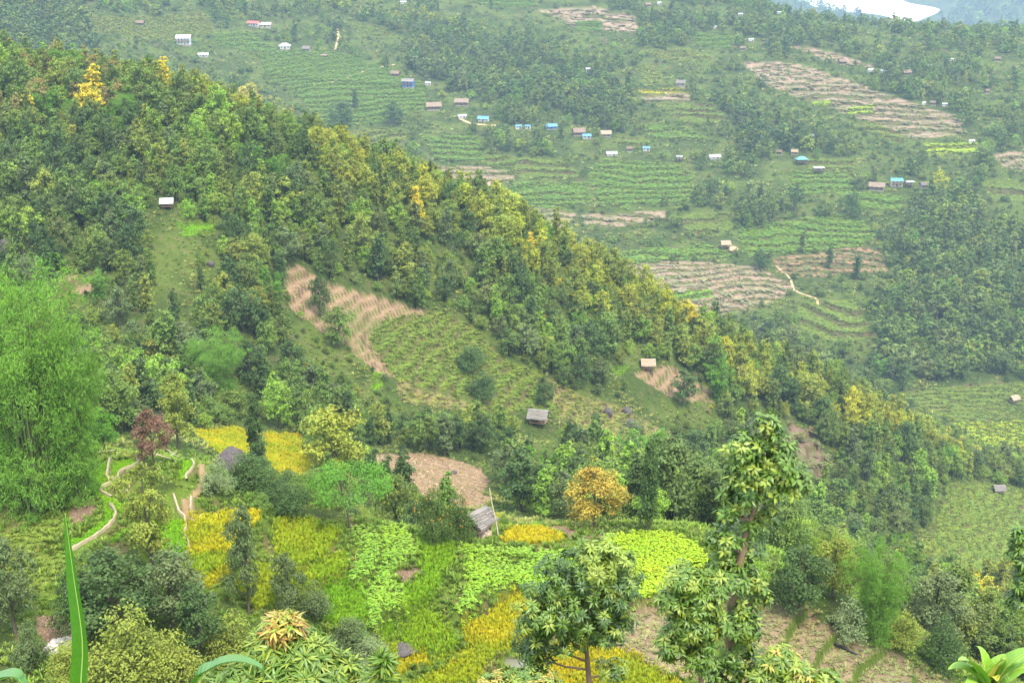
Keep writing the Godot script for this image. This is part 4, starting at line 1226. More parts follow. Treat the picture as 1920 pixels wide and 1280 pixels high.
func lobes_for(model: String) -> Array:
	var l := []
	match model:
		"broad":
			for k in 9:
				var y := 2.4 + 6.2 * (k + rng.randf()) / 9.0
				var reach := 2.2 * sin(PI * clampf((y - 0.8) / 9.2, 0.1, 0.95))
				var a := k * 2.4 + rng.randf_range(-0.4, 0.4)
				var r := rng.randf_range(1.15, 1.75)
				l.append([Vector3(cos(a) * reach, y, sin(a) * reach), Vector3(r, r * 0.85, r)])
			l.append([Vector3(0.2, 8.8, 0.1), Vector3(1.1, 1.1, 1.1)])
		"tall":
			for k in 10:
				var y := 1.9 + k * 0.9
				var a := k * 2.4
				var reach := rng.randf_range(0.3, 1.0) * (1.0 if k < 7 else 0.5)
				var r := rng.randf_range(0.85, 1.3) * (1.0 if k < 8 else 0.75)
				l.append([Vector3(cos(a) * reach, y, sin(a) * reach), Vector3(r, r * 1.05, r)])
		"open":
			for k in 12:
				var y := 2.6 + k * 0.56
				var reach := rng.randf_range(0.7, 2.6)
				var a := k * 2.4
				var r := rng.randf_range(0.9, 1.35)
				l.append([Vector3(cos(a) * reach, y, sin(a) * reach), Vector3(r, r * 0.7, r)])
			l.append([Vector3(0.2, 9.3, 0), Vector3(0.9, 0.7, 0.9)])
		"umbrella":
			for k in 16:
				var reach := sqrt(rng.randf()) * 6.0
				var a := k * 2.4
				var r := rng.randf_range(1.4, 2.1)
				l.append([Vector3(cos(a) * reach, 8.6 - reach * 0.38 + rng.randf_range(-0.6, 0.6), sin(a) * reach), Vector3(r, r * 0.45, r)])
		"shrub":
			for k in 9:
				var a := k * 2.4
				var reach := rng.randf_range(0.8, 2.9)
				var r := rng.randf_range(1.5, 2.2)
				l.append([Vector3(cos(a) * reach, rng.randf_range(1.4, 3.6) + (2.9 - reach) * 1.1, sin(a) * reach), Vector3(r, r * 0.95, r)])
			l.append([Vector3(0, 6.6, 0), Vector3(1.9, 1.6, 1.9)])
	return l

func bamboo_shapes(culms: int, leaves: int, size: float) -> Array:
	var stems := Shape.new()
	var lobes := []
	for k in culms:
		var a := rng.randf() * TAU
		var out := Vector3(cos(a), 0, sin(a))
		var foot := out * sqrt(rng.randf()) * 0.9
		var bend := rng.randf_range(0.5, 2.9)
		var top := rng.randf_range(6.0, 9.6) * (1.0 - bend * 0.06)
		var path := []
		var radii := []
		for i in 6:
			var t := i / 5.0
			path.append(foot + out * bend * t * t * t + Vector3.UP * (top * sin(t * 1.5) - 0.3 * (1.0 - t)))
			radii.append(lerpf(0.05, 0.012, t))
		stems.tube(path, radii, 5, shade_of(Color.WHITE, 0.2))
		for i in 5:
			var t := (i + rng.randf()) / 5.0
			var seg := minf(t * 5.0, 4.999)
			var p: Vector3 = path[int(seg)].lerp(path[int(seg) + 1], seg - int(seg))
			var r := rng.randf_range(0.5, 0.9)
			lobes.append([p + out * rng.randf_range(0.2, 1.1), Vector3(r, r * 0.95, r)])
	return [stems, crown(lobes, leaves, size, 0.2, 0.25)]

var models := {}     # model -> tier -> list of [trunk mesh, crown mesh, both in one]

func grow_models() -> void:
	var bark := paint("bark", Color(0.13, 0.105, 0.08), 0.95)
	var cane := paint("cane", Color(0.15, 0.20, 0.06), 0.7)
	var look := foliage("")
	var tiers := [[4600, 0.36], [1900, 0.50], [520, 0.95], [170, 1.7]]
	for model in ["broad", "tall", "open", "umbrella", "shrub", "bamboo"]:
		models[model] = []
		for tier in tiers.size():
			var list := []
			if tier > 0 and model in ["umbrella"]:
				models[model].append(models[model][0])
				continue
			for copy in ([3, 4, 3, 2][tier] if model in ["broad", "tall", "shrub"] else 2):
				var stem: Shape
				var leaves: Shape
				if model == "bamboo":
					var b := bamboo_shapes([44, 18, 8, 5][tier], [36000, 4600, 1000, 260][tier], [0.2, 0.6, 1.15, 2.0][tier])
					stem = b[0]
					leaves = b[1]
				else:
					var lobes := lobes_for(model)
					stem = trunk_and_limbs(lobes, 0.17 if model != "shrub" else 0.11)
					var count: int = tiers[tier][0]
					if model == "open": count = int(count * 0.8)
					if model == "umbrella": count = int(count * 1.6)
					leaves = crown(lobes, count, tiers[tier][1] * (0.8 if model == "umbrella" else 1.0), 0.55, 0.45)
				var trunk := stem.mesh(cane if model == "bamboo" else bark)
				var both := leaves.mesh(look)
				if tier < 2:
					stem.add_to(both, cane if model == "bamboo" else bark)
				list.append([trunk, leaves.mesh(look), both])
			models[model].append(list)

func plant_tree(called: String, label: String, category: String, group: String, model: String, tier: int, tint: String, at: Vector3, wide: float, tall: float) -> Node3D:
	var t := thing(called, label, category, at, rng.randf() * TAU, group)
	var kit: Array = models[model][tier][rng.randi() % models[model][tier].size()]
	t.scale = Vector3(wide, tall, wide)
	part("culms" if model == "bamboo" else "trunk", kit[0], t)
	part("crown", kit[1], t, foliage(tint))
	return t

func pick_tint(x: float, z: float, zone: String) -> String:
	var r := rng.randf() + patchy.get_noise_2d(x * 1.3, z * 1.3) * 0.35
	if zone == "yellow":
		return "dark" if r < 0.08 else "mid" if r < 0.3 else "olive" if r < 0.55 else "yelgreen" if r < 0.8 else "yellow" if r < 1.02 else "gold" if r < 1.14 else "orange"
	if zone == "russet":
		return "dark" if r < 0.12 else "mid" if r < 0.45 else "olive" if r < 0.75 else "light" if r < 0.85 else "russet" if r < 1.02 else "gold"
	if zone == "dense":
		return "dark" if r < 0.45 else "greygreen" if r < 0.6 else "mid" if r < 0.95 else "olive"
	return "dark" if r < 0.30 else "greygreen" if r < 0.44 else "mid" if r < 0.80 else "olive" if r < 0.9 else "light"

func woods() -> void:
	grow_models()
	var zones := []
	for w in WOODS:
		zones.append([w[0], outline(w[1])])
	var kept := []
	for t in TREES:
		var spot := on_ground(t[0], t[1], -0.05)
		var far := -spot.z
		var model: String = t[4]
		var own: Vector2 = {"broad": Vector2(7.0, 10.2), "tall": Vector2(4.5, 11.2), "open": Vector2(7.6, 10.0), "umbrella": Vector2(15.0, 9.6), "shrub": Vector2(9.4, 8.4), "bamboo": Vector2(8.0, 10.0)}[model]
		var category: String = {"shrub": "shrub", "bamboo_clump": "bamboo", "fruit_tree": "tree"}.get(t[6], "tree")
		var tree := plant_tree(t[6], t[7], category, "", model, 0 if far < 330.0 else 1, t[5], spot, t[2] / own.x, t[3] / own.y)
		if t[5] == "citrus":
			for k in 26:
				var d := Vector3(rng.randfn(), absf(rng.randfn()) * 0.6, rng.randfn()).normalized()
				var ball := SphereMesh.new()
				ball.radius = 0.13
				ball.height = 0.26
				ball.radial_segments = 6
				ball.rings = 4
				if k == 0: materials["ball"] = ball
				var f := part("fruit", materials["ball"], tree, paint("orange peel", Color(0.45, 0.22, 0.03), 0.5, false))
				f.position = Vector3(0, 3.8, 0) + d * Vector3(4.0, 4.0, 4.0)
		kept.append(Vector3(t[0], t[1], t[2] * 0.5))
	var homes := []
	for h in HOUSES + HUTS + TINY:
		homes.append(Vector3(h[0], h[1], h[2]))
	for h in HOUSES + HUTS:
		kept.append(Vector3(h[0], h[1], h[2] * 0.75))
	for h in TINY:
		kept.append(Vector3(h[0], h[1], h[2] * 0.75))
	for b in BOULDERS:
		kept.append(Vector3(b[0], b[1], b[2]))
	var found := []
	for band in [[58.0, 112.0, 2.7], [112.0, 235.0, 3.5], [235.0, 520.0, 3.5], [520.0, 1000.0, 6.8], [1000.0, 1700.0, 9.0], [1700.0, 3000.0, 15.0], [3000.0, 6300.0, 30.0]]:
		var gap: float = band[2]
		var z: float = band[0]
		while z < band[1]:
			var x := -z * 0.56
			while x < z * 0.56:
				var px := x + rng.randf_range(-0.5, 0.5) * gap
				var pz := -(z + rng.randf_range(-0.5, 0.5) * gap)
				x += gap
				if land_at(px, pz) != 0:
					continue
				var y := ground(px, pz)
				if pz < -3200.0 and y < -398.0:
					continue
				var busy := false
				for k in kept:
					if absf(px - k.x) < k.z and absf(pz - k.y) < k.z:
						busy = true
						break
				if busy:
					continue
				var zone := ""
				for w in zones:
					if Geometry2D.is_point_in_polygon(Vector2(px, pz), w[1]):
						zone = w[0]
						break
				var thick := patchy.get_noise_2d(px * 0.7 + 500.0, pz * 0.7)
				var model := "broad"
				var r := rng.randf()
				var tall := rng.randf_range(0.55, 1.0) + pow(rng.randf(), 4.0) * 0.5
				if z < 112.0:
					if zone != "thicket":
						continue
					model = "shrub"
					tall = rng.randf_range(0.2, 0.45)
				elif z < 520.0:
					model = "tall" if r < 0.26 else "broad" if r < 0.66 else "shrub" if r < 0.98 else "bamboo"
					tall *= 0.84
					if model == "shrub": tall *= 0.55
				else:
					model = "tall" if r < 0.2 else "broad" if r < 0.7 else "shrub" if r < 0.97 else "bamboo"
					tall *= 1.0 if model != "shrub" else 0.8
					if z > 520.0 and zone != "dense" and thick < -0.05:
						if rng.randf() < 0.62: continue
						model = "shrub"
						tall *= rng.randf_range(0.3, 0.75)
				if zone == "dense":
					if model == "shrub": model = "broad"
					tall = rng.randf_range(0.8, 1.25)
				if z >= 1700.0: tall *= 1.5
				if z >= 3000.0: tall *= 1.7
				for h in homes:
					var before: float = z + h.y
					if before > (-26.0 if z > 430.0 else -45.0) and before < 5.0 and absf(px / pz - h.x / h.y) * z < h.z * 0.36 + (1.6 if z > 430.0 else 3.2):
						busy = true
				if busy:
					continue
				if zone == "thicket" and z >= 112.0:
					model = "shrub"
					tall = rng.randf_range(0.2, 0.42)
				if zone == "clear":
					if rng.randf() < 0.55: continue
					model = "shrub"
					tall = rng.randf_range(0.08, 0.16)
				# trees keep clear of the downhill edge of a field, where they would stand over it
				var high: float = 10.5 * tall if model != "shrub" else 8.0 * tall
				var shadowed := false
				for part_up in [0.1, 0.22, 0.34, 0.46, 0.58, 0.7, 0.82, 0.94, 1.06]:
					var k2: float = 1.0 + high * part_up / maxf(-y, 1.0)
					for side in [-0.22, 0.0, 0.22]:
						if land_at(px * k2 + side * high, pz * k2) != 0:
							shadowed = true
							break
					if shadowed: break
				if shadowed and rng.randf() < 0.97:
					model = "shrub"
					tall = rng.randf_range(0.10, 0.24) * (1.0 if z < 520.0 else 2.0)
				var wide := tall * rng.randf_range(0.85, 1.25)
				if z > 520.0: wide *= 1.15
				var tint := pick_tint(px, pz, zone)
				if model == "bamboo": tint = "bamboo"
				found.append([high / z, Vector3(px, y - 0.1, pz), model, tint, wide, tall, zone])
			z += gap
	found.sort_custom(func(a, b): return a[0] > b[0])
	print("trees ", found.size())
	var left_for := {"broad": 300, "tall": 300, "shrub": 300, "bamboo": 60}
	var rest := {}
	for f in found:
		var at: Vector3 = f[1]
		var model: String = f[2]
		var far := -at.z
		var tier := 0 if far < 150.0 else 1 if far < 560.0 else 2 if far < 1500.0 else 3
		if left_for[model] > 0 and far < 1000.0 and in_view(at + Vector3.UP * 6.0 * f[5]) and in_view(at):
			left_for[model] -= 1
			var where := ""
			var least := 1e9
			for mark in LANDMARKS:
				var away: float = Vector2(at.x, at.z).distance_to(Vector2(mark[0], mark[1]))
				if away < least:
					least = away
					where = mark[2]
			var girth := "big " if f[5] > (0.98 if model != "shrub" else 0.34) else "small " if f[5] < (0.72 if model != "shrub" else 0.22) else ""
			var what: String = {"broad": "broadleaf tree", "tall": "slender upright tree", "shrub": "bush", "bamboo": "bamboo clump"}[model]
			var called: String = {"broad": "broadleaf_tree", "tall": "slender_tree", "shrub": "shrub", "bamboo": "bamboo_clump"}[model]
			var label := "%s%s %s growing near %s" % [girth, TINT_WORDS[f[3]], what, where]
			plant_tree(called, label, {"shrub": "shrub", "bamboo": "bamboo"}.get(model, "tree"), label.replace(" growing", "s growing").replace("bushs", "bushes"), model, tier, f[3], at, f[4], f[5])
			continue
		var list: Array = models[model][tier]
		var key := [model, tier, rng.randi() % list.size()]
		if not rest.has(key):
			rest[key] = [[], []]
		rest[key][0].append(Transform3D(Basis(Vector3.UP, rng.randf() * TAU) * Basis.from_scale(Vector3(f[4], f[5], f[4])), at))
		rest[key][1].append(shade_of(TINTS[f[3]].lerp(TINTS["olive"], rng.randf() * 0.45), 0.22))
	print("left ", left_for)
	var forest := thing("woodland", "continuous woods and scrub covering the spur and far hillsides", "woodland", Vector3.ZERO, 0.0, "", "stuff")
	for key in rest:
		forest.add_child(many("canopy", models[key[0]][key[1]][key[2]][2], rest[key][0], rest[key][1]), true)

# ---------------------------------------------------------------- buildings
func boxed(size: Vector3, at := Vector3.ZERO) -> Shape:
	var s := Shape.new()
	s.box(at, size)
	return s

# a pitched roof of courses: two slopes with ragged courses for thatch, straight ones for tin
func pitched(wide: float, deep: float, rise: float, courses: int, ragged: float, thick: float) -> Shape:
	var s := Shape.new()
	var slope := Vector2(deep * 0.5, -rise)
	for side in [-1.0, 1.0]:
		for k in courses:
			var t0 := float(k) / courses
			var t1 := float(k + 1) / courses + 0.04
			var parts := maxi(1, int(wide / (0.8 if ragged > 0.0 else 1.1)))
			for l in parts:
				var x0 := -wide * 0.5 + wide * l / parts
				var x1 := -wide * 0.5 + wide * (l + 1) / parts
				var drop := rng.randf_range(0.0, ragged)
				var step := thick * (1.0 if ragged > 0.0 else 0.25)
				var a := Vector3(x0, rise + slope.y * t0, side * slope.x * t0)
				var b := Vector3(x1, rise + slope.y * t0, side * slope.x * t0)
				var e := Vector3(0, slope.y * (t1 - t0) + step - drop * 0.4, side * (slope.x * (t1 - t0) + drop * 0.5))
				var col := shade_of(Color.WHITE, 0.18 if ragged > 0.0 else 0.13)
				if side > 0.0:
					s.quad(a, a + e, b + e, b, col)
				else:
					s.quad(b, b + e, a + e, a, col)
				var under := Vector3(0, -step - thick * 0.3, 0)
				s.quad(a + e, a + e + under, b + e + under, b + e, col)
	# underside and ends
	for side in [-1.0, 1.0]:
		var q := Vector3(0, -thick, 0)
		var p := [Vector3(-wide * 0.5, rise, 0), Vector3(-wide * 0.5, 0, side * deep * 0.5), Vector3(wide * 0.5, 0, side * deep * 0.5), Vector3(wide * 0.5, rise, 0)]
		s.quad(p[0] + q, p[1] + q, p[2] + q, p[3] + q)
		s.quad(p[0], p[1], p[1] + q, p[0] + q)
		s.quad(p[3], p[2], p[2] + q, p[3] + q)
	return s

func hipped(wide: float, deep: float, rise: float, ridge: float) -> Shape:
	var s := Shape.new()
	var p := [Vector3(-wide, 0, -deep) / 2, Vector3(wide, 0, -deep) / 2, Vector3(wide, 0, deep) / 2, Vector3(-wide, 0, deep) / 2]
	var a := Vector3(-ridge * 0.5, rise, 0)
	var b := Vector3(ridge * 0.5, rise, 0)
	s.quad(p[1], p[0], a, b); s.tri(p[2], p[1], b); s.quad(p[3], p[2], b, a); s.tri(p[0], p[3], a)
	s.quad(p[0], p[1], p[2], p[3])
	return s

const WALLS := {"white": Color(0.663, 0.663, 0.646), "cream": Color(0.527, 0.468, 0.34), "blue": Color(0.102, 0.212, 0.527), "brown": Color(0.136, 0.0935, 0.0638), "red": Color(0.612, 0.595, 0.561), "grey": Color(0.255, 0.23, 0.204), "tan": Color(0.212, 0.153, 0.102), "long": Color(0.204, 0.153, 0.111)}
const ROOFS := {"thatch": Color(0.255, 0.2, 0.153), "grey": Color(0.221, 0.2, 0.183), "tan": Color(0.391, 0.306, 0.217), "long": Color(0.289, 0.221, 0.17), "brown": Color(0.255, 0.187, 0.14), "tin": Color(0.527, 0.552, 0.578), "blue": Color(0.12, 0.28, 0.50), "red": Color(0.442, 0.128, 0.111), "teal": Color(0.11, 0.27, 0.28), "cream": Color(0.527, 0.493, 0.425)}

func house(h: Array) -> void:
	var wide: float = h[2] * 0.8
	var style: String = h[3]
	var colour: String = h[4]
	var at := on_ground(h[0], h[1])
	var turn := rng.randf_range(-0.35, 0.35)
	var t := thing("house" if not style in ["shed", "flat"] else "shed", h[5], "house" if not style in ["shed", "flat"] else "shed", at, turn, h[6])
	var storeys := 2 if style == "storey" else 1
	var deep := wide * (0.55 if style in ["school", "shed"] or colour == "long" else 0.68)
	var wall_high := clampf(wide * 0.24, 1.8, 2.8) * (1.9 if storeys == 2 else 1.0)
	if style == "shed": wall_high *= 0.8
	var wall_key := colour
	if style in ["blue"] and colour == "white": wall_key = "white"
	var wall := paint("wall " + wall_key, WALLS[wall_key], 0.9)
	var trim := paint("trim", Color(0.07, 0.06, 0.055), 0.6)
	var stone := paint("plinth", Color(0.3, 0.27, 0.23), 0.95)
	var up := 0.3
	if style == "teal" or style == "flat": up = 1.6
	var lw := wide * 0.86
	var ld := deep * 0.8
	if style in ["teal", "flat"]:
		for x in [-0.46, 0.0, 0.46]:
			for z in [-0.46, 0.46]:
				part("post", boxed(Vector3(0.22, 4.2, 0.22), Vector3(lw * x, up - 2.1 + (wall_high if style == "flat" else 0.0), ld * z)).mesh(trim), t)
		part("floor_deck", boxed(Vector3(lw * 1.05, 0.2, ld * 1.1), Vector3(0, up - 0.1, 0)).mesh(paint("plank", Color(0.2, 0.14, 0.09), 0.9)), t)
	else:
		part("plinth", boxed(Vector3(lw + 0.5, 4.0, ld + 0.5), Vector3(0, up - 2.0, 0)).mesh(stone), t)
	if style == "flat":
		part("back_wall", boxed(Vector3(lw, wall_high, 0.15), Vector3(0, up + wall_high * 0.5, -ld * 0.46)).mesh(wall), t)
	else:
		part("wall", boxed(Vector3(lw, wall_high, ld), Vector3(0, up + wall_high * 0.5, 0)).mesh(wall), t)
	var roof_paint: String = {"thatch": "thatch" if not ROOFS.has(colour) or colour == "long" else colour, "school": "red" if colour == "red" else "cream", "blue": "blue", "teal": "teal"}.get(style, "tin")
	if style == "storey" and colour == "cream": roof_paint = "teal"
	if style == "storey" and colour == "blue": roof_paint = "grey"
	if style == "thatch" and colour == "long": roof_paint = "long"
	if style == "shed" and colour == "brown": roof_paint = "brown"
	var thatched: bool = style == "thatch"
	var m := paint("roof " + roof_paint, ROOFS[roof_paint], 0.95 if thatched else 0.45)
	var rise := deep * (0.42 if thatched else 0.28)
	var roof: Shape
	if style in ["hip", "teal"] :
		roof = hipped(wide * 1.05, deep * 1.1, rise * 1.25, wide * 0.4)
	elif style == "flat":
		roof = boxed(Vector3(wide, 0.15, deep))
	else:
		roof = pitched(wide * 1.04, deep * 1.12, rise, 6 if thatched else 2, 0.25 if thatched else 0.0, 0.22 if thatched else 0.08)
	var r := part("roof", roof.mesh(m), t)
	r.position.y = up + wall_high - (0.12 if style != "flat" else -0.08)
	if style in ["thatch", "storey", "school", "blue", "shed"]:
		for s in [-1.0, 1.0]:
			var g := Shape.new()
			var p0 := Vector3(lw * 0.5 * s, up + wall_high, -ld * 0.5)
			var p1 := Vector3(lw * 0.5 * s, up + wall_high, ld * 0.5)
			var p2 := Vector3(lw * 0.5 * s, up + wall_high + rise * 0.70, 0)
			g.tri(p0, p1, p2) if s < 0 else g.tri(p1, p0, p2)
			part("gable", g.mesh(wall), t)
		part("ridge_cap", boxed(Vector3(wide * 1.05, 0.14, 0.3), Vector3(0, up + wall_high + rise - 0.1, 0)).mesh(m), t)
	if style == "flat":
		return
	# openings on the side that faces the valley
	var glass := paint("dark opening", Color(0.035, 0.035, 0.04), 0.3)
	var frame := paint("window frame", Color(0.10, 0.2, 0.42) if style in ["storey", "blue"] else Color(0.16, 0.12, 0.09), 0.6)
	for level in storeys:
		var base_y := up + level * wall_high / storeys
		var each := wall_high / storeys
		var count := clampi(int(lw / 2.2), 2, 7)
		for k in count:
			var x := lw * ((k + 0.5) / count - 0.5)
			if k == count / 2 and level == 0:
				var d := part("door", boxed(Vector3(minf(0.95, lw / count * 0.6), each * 0.78, 0.08), Vector3(x, base_y + each * 0.39, ld * 0.5 + 0.03)).mesh(frame), t)
				part("door_leaf", boxed(Vector3(minf(0.75, lw / count * 0.45), each * 0.70, 0.04), Vector3(x, base_y + each * 0.36, ld * 0.5 + 0.085)).mesh(trim), d)
			else:
				var w := part("window", boxed(Vector3(minf(0.9, lw / count * 0.55), each * 0.42, 0.08), Vector3(x, base_y + each * 0.58, ld * 0.5 + 0.03)).mesh(frame), t)
				part("pane", boxed(Vector3(minf(0.7, lw / count * 0.42), each * 0.33, 0.03), Vector3(x, base_y + each * 0.58, ld * 0.5 + 0.08)).mesh(glass), w)
	if storeys == 2:
		part("balcony", boxed(Vector3(lw * 1.02, 0.14, 1.3), Vector3(0, up + wall_high * 0.5, ld * 0.5 + 0.68)).mesh(paint("plank", Color(0.2, 0.14, 0.09), 0.9)), t)
		for k in 4:
			part("post", boxed(Vector3(0.14, wall_high, 0.14), Vector3(lw * (k / 3.0 - 0.5) * 0.96, up + wall_high * 0.5, ld * 0.5 + 1.2)).mesh(wall), t)
		part("railing", boxed(Vector3(lw, 0.5, 0.06), Vector3(0, up + wall_high * 0.5 + 0.4, ld * 0.5 + 1.28)).mesh(frame), t)
		part("lower_roof", pitched(lw * 1.1, 3.0, 0.25, 1, 0.0, 0.08).mesh(m), t).position = Vector3(0, up + wall_high * 0.52, -ld * 0.1)

func field_hut(h: Array) -> void:
	var wide: float = h[2] * 0.86
	var style: String = h[3]
	var at := on_ground(h[0], h[1])
	var near: bool = style == "nearhut"
	var t := thing("field_hut" if style != "shelter" else "straw_shelter", h[5], "hut" if style != "shelter" else "shelter", at, 0.9 if near else rng.randf_range(-0.5, 0.5))
	var deep := wide * 0.8
	var up := wide * (0.4 if near else 0.22)
	var high := wide * 0.36
	var wood := paint("hut wood", Color(0.17, 0.12, 0.085), 0.95)
	var pale := paint("hut deck", Color(0.42, 0.27, 0.17), 0.9)
	for x in [-1.0, 1.0]:
		for z in [-1.0, 1.0]:
			part("post", boxed(Vector3(0.13, up + high + 1.5, 0.13), Vector3(x * wide * 0.36, (up + high - 1.5) * 0.5, z * deep * 0.36)).mesh(wood), t)
	part("floor_deck", boxed(Vector3(wide * 0.88, 0.14, deep * 0.88), Vector3(0, up, 0)).mesh(pale), t)
	for k in 5:
		part("plank", boxed(Vector3(wide * 0.17, 0.05, deep * 0.9), Vector3(wide * (k - 2) * 0.176, up + 0.1, 0)).mesh(pale), t)
	part("back_wall", boxed(Vector3(wide * 0.74, high * 0.95, 0.08), Vector3(0, up + high * 0.5, -deep * 0.34)).mesh(wood), t)
	part("side_wall", boxed(Vector3(0.08, high * 0.95, deep * 0.6), Vector3(-wide * 0.34, up + high * 0.5, 0)).mesh(wood), t)
	if not near:
		part("front_wall", boxed(Vector3(wide * 0.42, high * 0.95, 0.08), Vector3(-wide * 0.14, up + high * 0.5, deep * 0.34)).mesh(wood), t)
	else:
		part("rail", boxed(Vector3(wide * 0.8, 0.1, 0.1), Vector3(0, up + high * 0.35, deep * 0.4)).mesh(pale), t)
		for k in 9:
			var stone := part("footing_stone", lump(0.38).mesh(paint("rubble", Color(0.42, 0.32, 0.24), 0.95)), t)
			stone.position = Vector3(wide * (0.1 * (k % 5) - 0.2), 0.1 + 0.32 * (k / 5), deep * 0.36)
	var tone: String = h[4]
	var m := paint("roof " + ("tin" if tone == "white" else tone), ROOFS["tin" if tone == "white" else tone], 0.95 if tone != "white" else 0.45)
	part("roof", pitched(wide * 1.12, deep * 1.3, wide * 0.36, 8 if tone != "white" else 2, 0.3 if tone != "white" else 0.0, 0.18 if tone != "white" else 0.06).mesh(m), t).position.y = up + high - 0.15
	if style == "shelter":
		var heap := part("soil_heap", lump(wide * 0.55).mesh(paint("heap soil", Color(0.46, 0.30, 0.18), 0.95)), t)
		heap.position = Vector3(wide * 0.7, 0.0, wide * 0.4)
		heap.scale = Vector3(1, 0.5, 1)

func buildings() -> void:
	for h in HOUSES:
		house(h)
	for h in HUTS:
		field_hut(h)
	var k := 0
	for h in TINY:
		var tin := k % 3 != 1
		var words := "tiny pale roofed house scattered high on the hazy slope" if tin else "tiny brown roofed house scattered high on the hazy slope"
		house([h[0], h[1], h[2], "shed" if tin else "thatch", "white" if tin else "brown", words, "tiny pale roofs on the hazy slope" if tin else "tiny brown roofs on the hazy slope"])
		k += 1

# ---------------------------------------------------------------- stones
func lump(radius: float, uneven := 0.75) -> Shape:
	var ball := SphereMesh.new()
	ball.radius = 1.0
	ball.height = 2.0
	ball.radial_segments = 20
	ball.rings = 11
	var a := ball.get_mesh_arrays()
	var noise := FastNoiseLite.new()
	noise.seed = rng.randi()
	noise.frequency = 0.75
	var p: PackedVector3Array = a[Mesh.ARRAY_VERTEX]
	for k in p.size():
		p[k] *= radius * (1.0 + noise.get_noise_3dv(p[k]) * uneven)
	var s := Shape.new()
	var idx: PackedInt32Array = a[Mesh.ARRAY_INDEX]
	for k in range(0, idx.size(), 3):
		s.tri(p[idx[k]], p[idx[k + 1]], p[idx[k + 2]])
	return s

func stones() -> void:
	var rock := paint("boulder", Color(0.20, 0.175, 0.175), 0.9)
	rock.albedo_texture = grain(31, 0.03, 0.45, 1.0)
	rock.uv1_triplanar = true
	rock.uv1_scale = Vector3.ONE * 0.5
	var k := 0
	for b in BOULDERS:
		var o := MeshInstance3D.new()
		o.mesh = lump(1.0, 0.4).mesh(rock)
		var words := "big dark rounded boulder between the earth path and golden rice" if k == 0 else "weathered grey boulder lying among the terraces"
		tagged(o, "boulder", words, "boulder", on_ground(b[0], b[1], b[3] * 0.25), rng.randf() * TAU, "" if k == 0 else "boulders on the terraces")
		o.scale = Vector3(b[2] * 0.52, b[3] * 0.75, b[2] * 0.5)
		k += 1

# ---------------------------------------------------------------- plants close to the viewpoint
const ROUND_CROWN := [[1.69, -12.09, -21.00, 0.62, 0.43], [1.00, -12.43, -21.00, 0.62, 0.49], [2.13, -12.72, -21.30, 0.39, 0.49], [1.31, -13.06, -21.00, 0.86, 0.65], [0.50, -13.06, -20.80, 0.52, 0.60], [1.90, -12.77, -20.80, 0.50, 0.48], [0.41, -13.83, -21.00, 0.43, 0.61], [1.02, -13.77, -21.00, 0.51, 0.39], [1.73, -13.65, -21.00, 0.56, 0.49], [2.05, -13.60, -21.20, 0.33, 0.44], [1.91, -14.55, -21.00, 0.35, 0.29], [0.57, -14.31, -21.00, 0.27, 0.24]]
const ROUND_TRUNK := [Vector3(1.71, -17.92, -21.00), Vector3(1.52, -15.10, -21.00), Vector3(1.44, -14.19, -21.00), Vector3(1.37, -13.42, -21.00), Vector3(1.30, -12.60, -21.00)]
const TALL_CROWN := [[4.26, -8.75, -19.50, 0.28, 0.29], [3.89, -9.14, -19.50, 0.40, 0.31], [4.43, -9.24, -19.50, 0.47, 0.39], [4.10, -9.63, -19.50, 0.59, 0.44], [4.79, -9.79, -19.50, 0.31, 0.37], [3.85, -9.94, -19.50, 0.38, 0.39], [3.69, -10.29, -19.50, 0.27, 0.26], [3.72, -10.86, -19.50, 0.35, 0.26], [4.16, -10.60, -19.50, 0.24, 0.22], [3.61, -11.28, -19.50, 0.26, 0.22], [4.14, -11.65, -19.50, 0.26, 0.26], [4.03, -12.19, -19.50, 0.26, 0.34], [4.25, -12.62, -19.50, 0.21, 0.27], [4.05, -13.18, -19.50, 0.40, 0.35], [3.74, -13.57, -19.50, 0.38, 0.31], [4.41, -13.57, -19.50, 0.35, 0.31], [4.12, -11.18, -19.70, 0.30, 0.26], [3.79, -11.53, -19.30, 0.28, 0.30], [4.07, -12.49, -19.30, 0.32, 0.30], [4.38, -10.34, -19.50, 0.22, 0.22], [3.49, -10.86, -19.50, 0.20, 0.18], [4.38, -12.02, -19.50, 0.19, 0.22]]
const TALL_TRUNK := [Vector3(4.38, -16.89, -19.50), Vector3(4.09, -13.91, -19.50), Vector3(3.87, -12.90, -19.50), Vector3(3.86, -12.13, -19.50), Vector3(3.96, -11.28, -19.50), Vector3(4.07, -10.60, -19.50), Vector3(4.19, -10.04, -19.50), Vector3(4.23, -9.34, -19.50), Vector3(4.26, -8.75, -19.50)]
const LOW_CROWN := [[2.91, -11.05, -18.50, 0.40, 0.27], [2.71, -11.41, -18.50, 0.30, 0.27], [3.11, -11.41, -18.50, 0.40, 0.38], [3.36, -11.15, -18.50, 0.28, 0.29], [2.95, -11.87, -18.50, 0.38, 0.33], [3.32, -11.97, -18.50, 0.36, 0.39], [2.70, -12.29, -18.50, 0.27, 0.33], [3.16, -12.50, -18.50, 0.33, 0.33]]
const LOW_TRUNK := [Vector3(3.46, -16.03, -18.50), Vector3(3.25, -13.30, -18.50), Vector3(3.18, -12.50, -18.50), Vector3(3.14, -11.61, -18.50), Vector3(3.05, -11.10, -18.50)]
const SPRIG_CROWN := [[4.20, -11.63, -17.00, 0.30, 0.25], [4.01, -11.85, -17.00, 0.25, 0.22], [4.43, -11.85, -17.00, 0.25, 0.22], [4.93, -11.98, -17.00, 0.25, 0.14]]
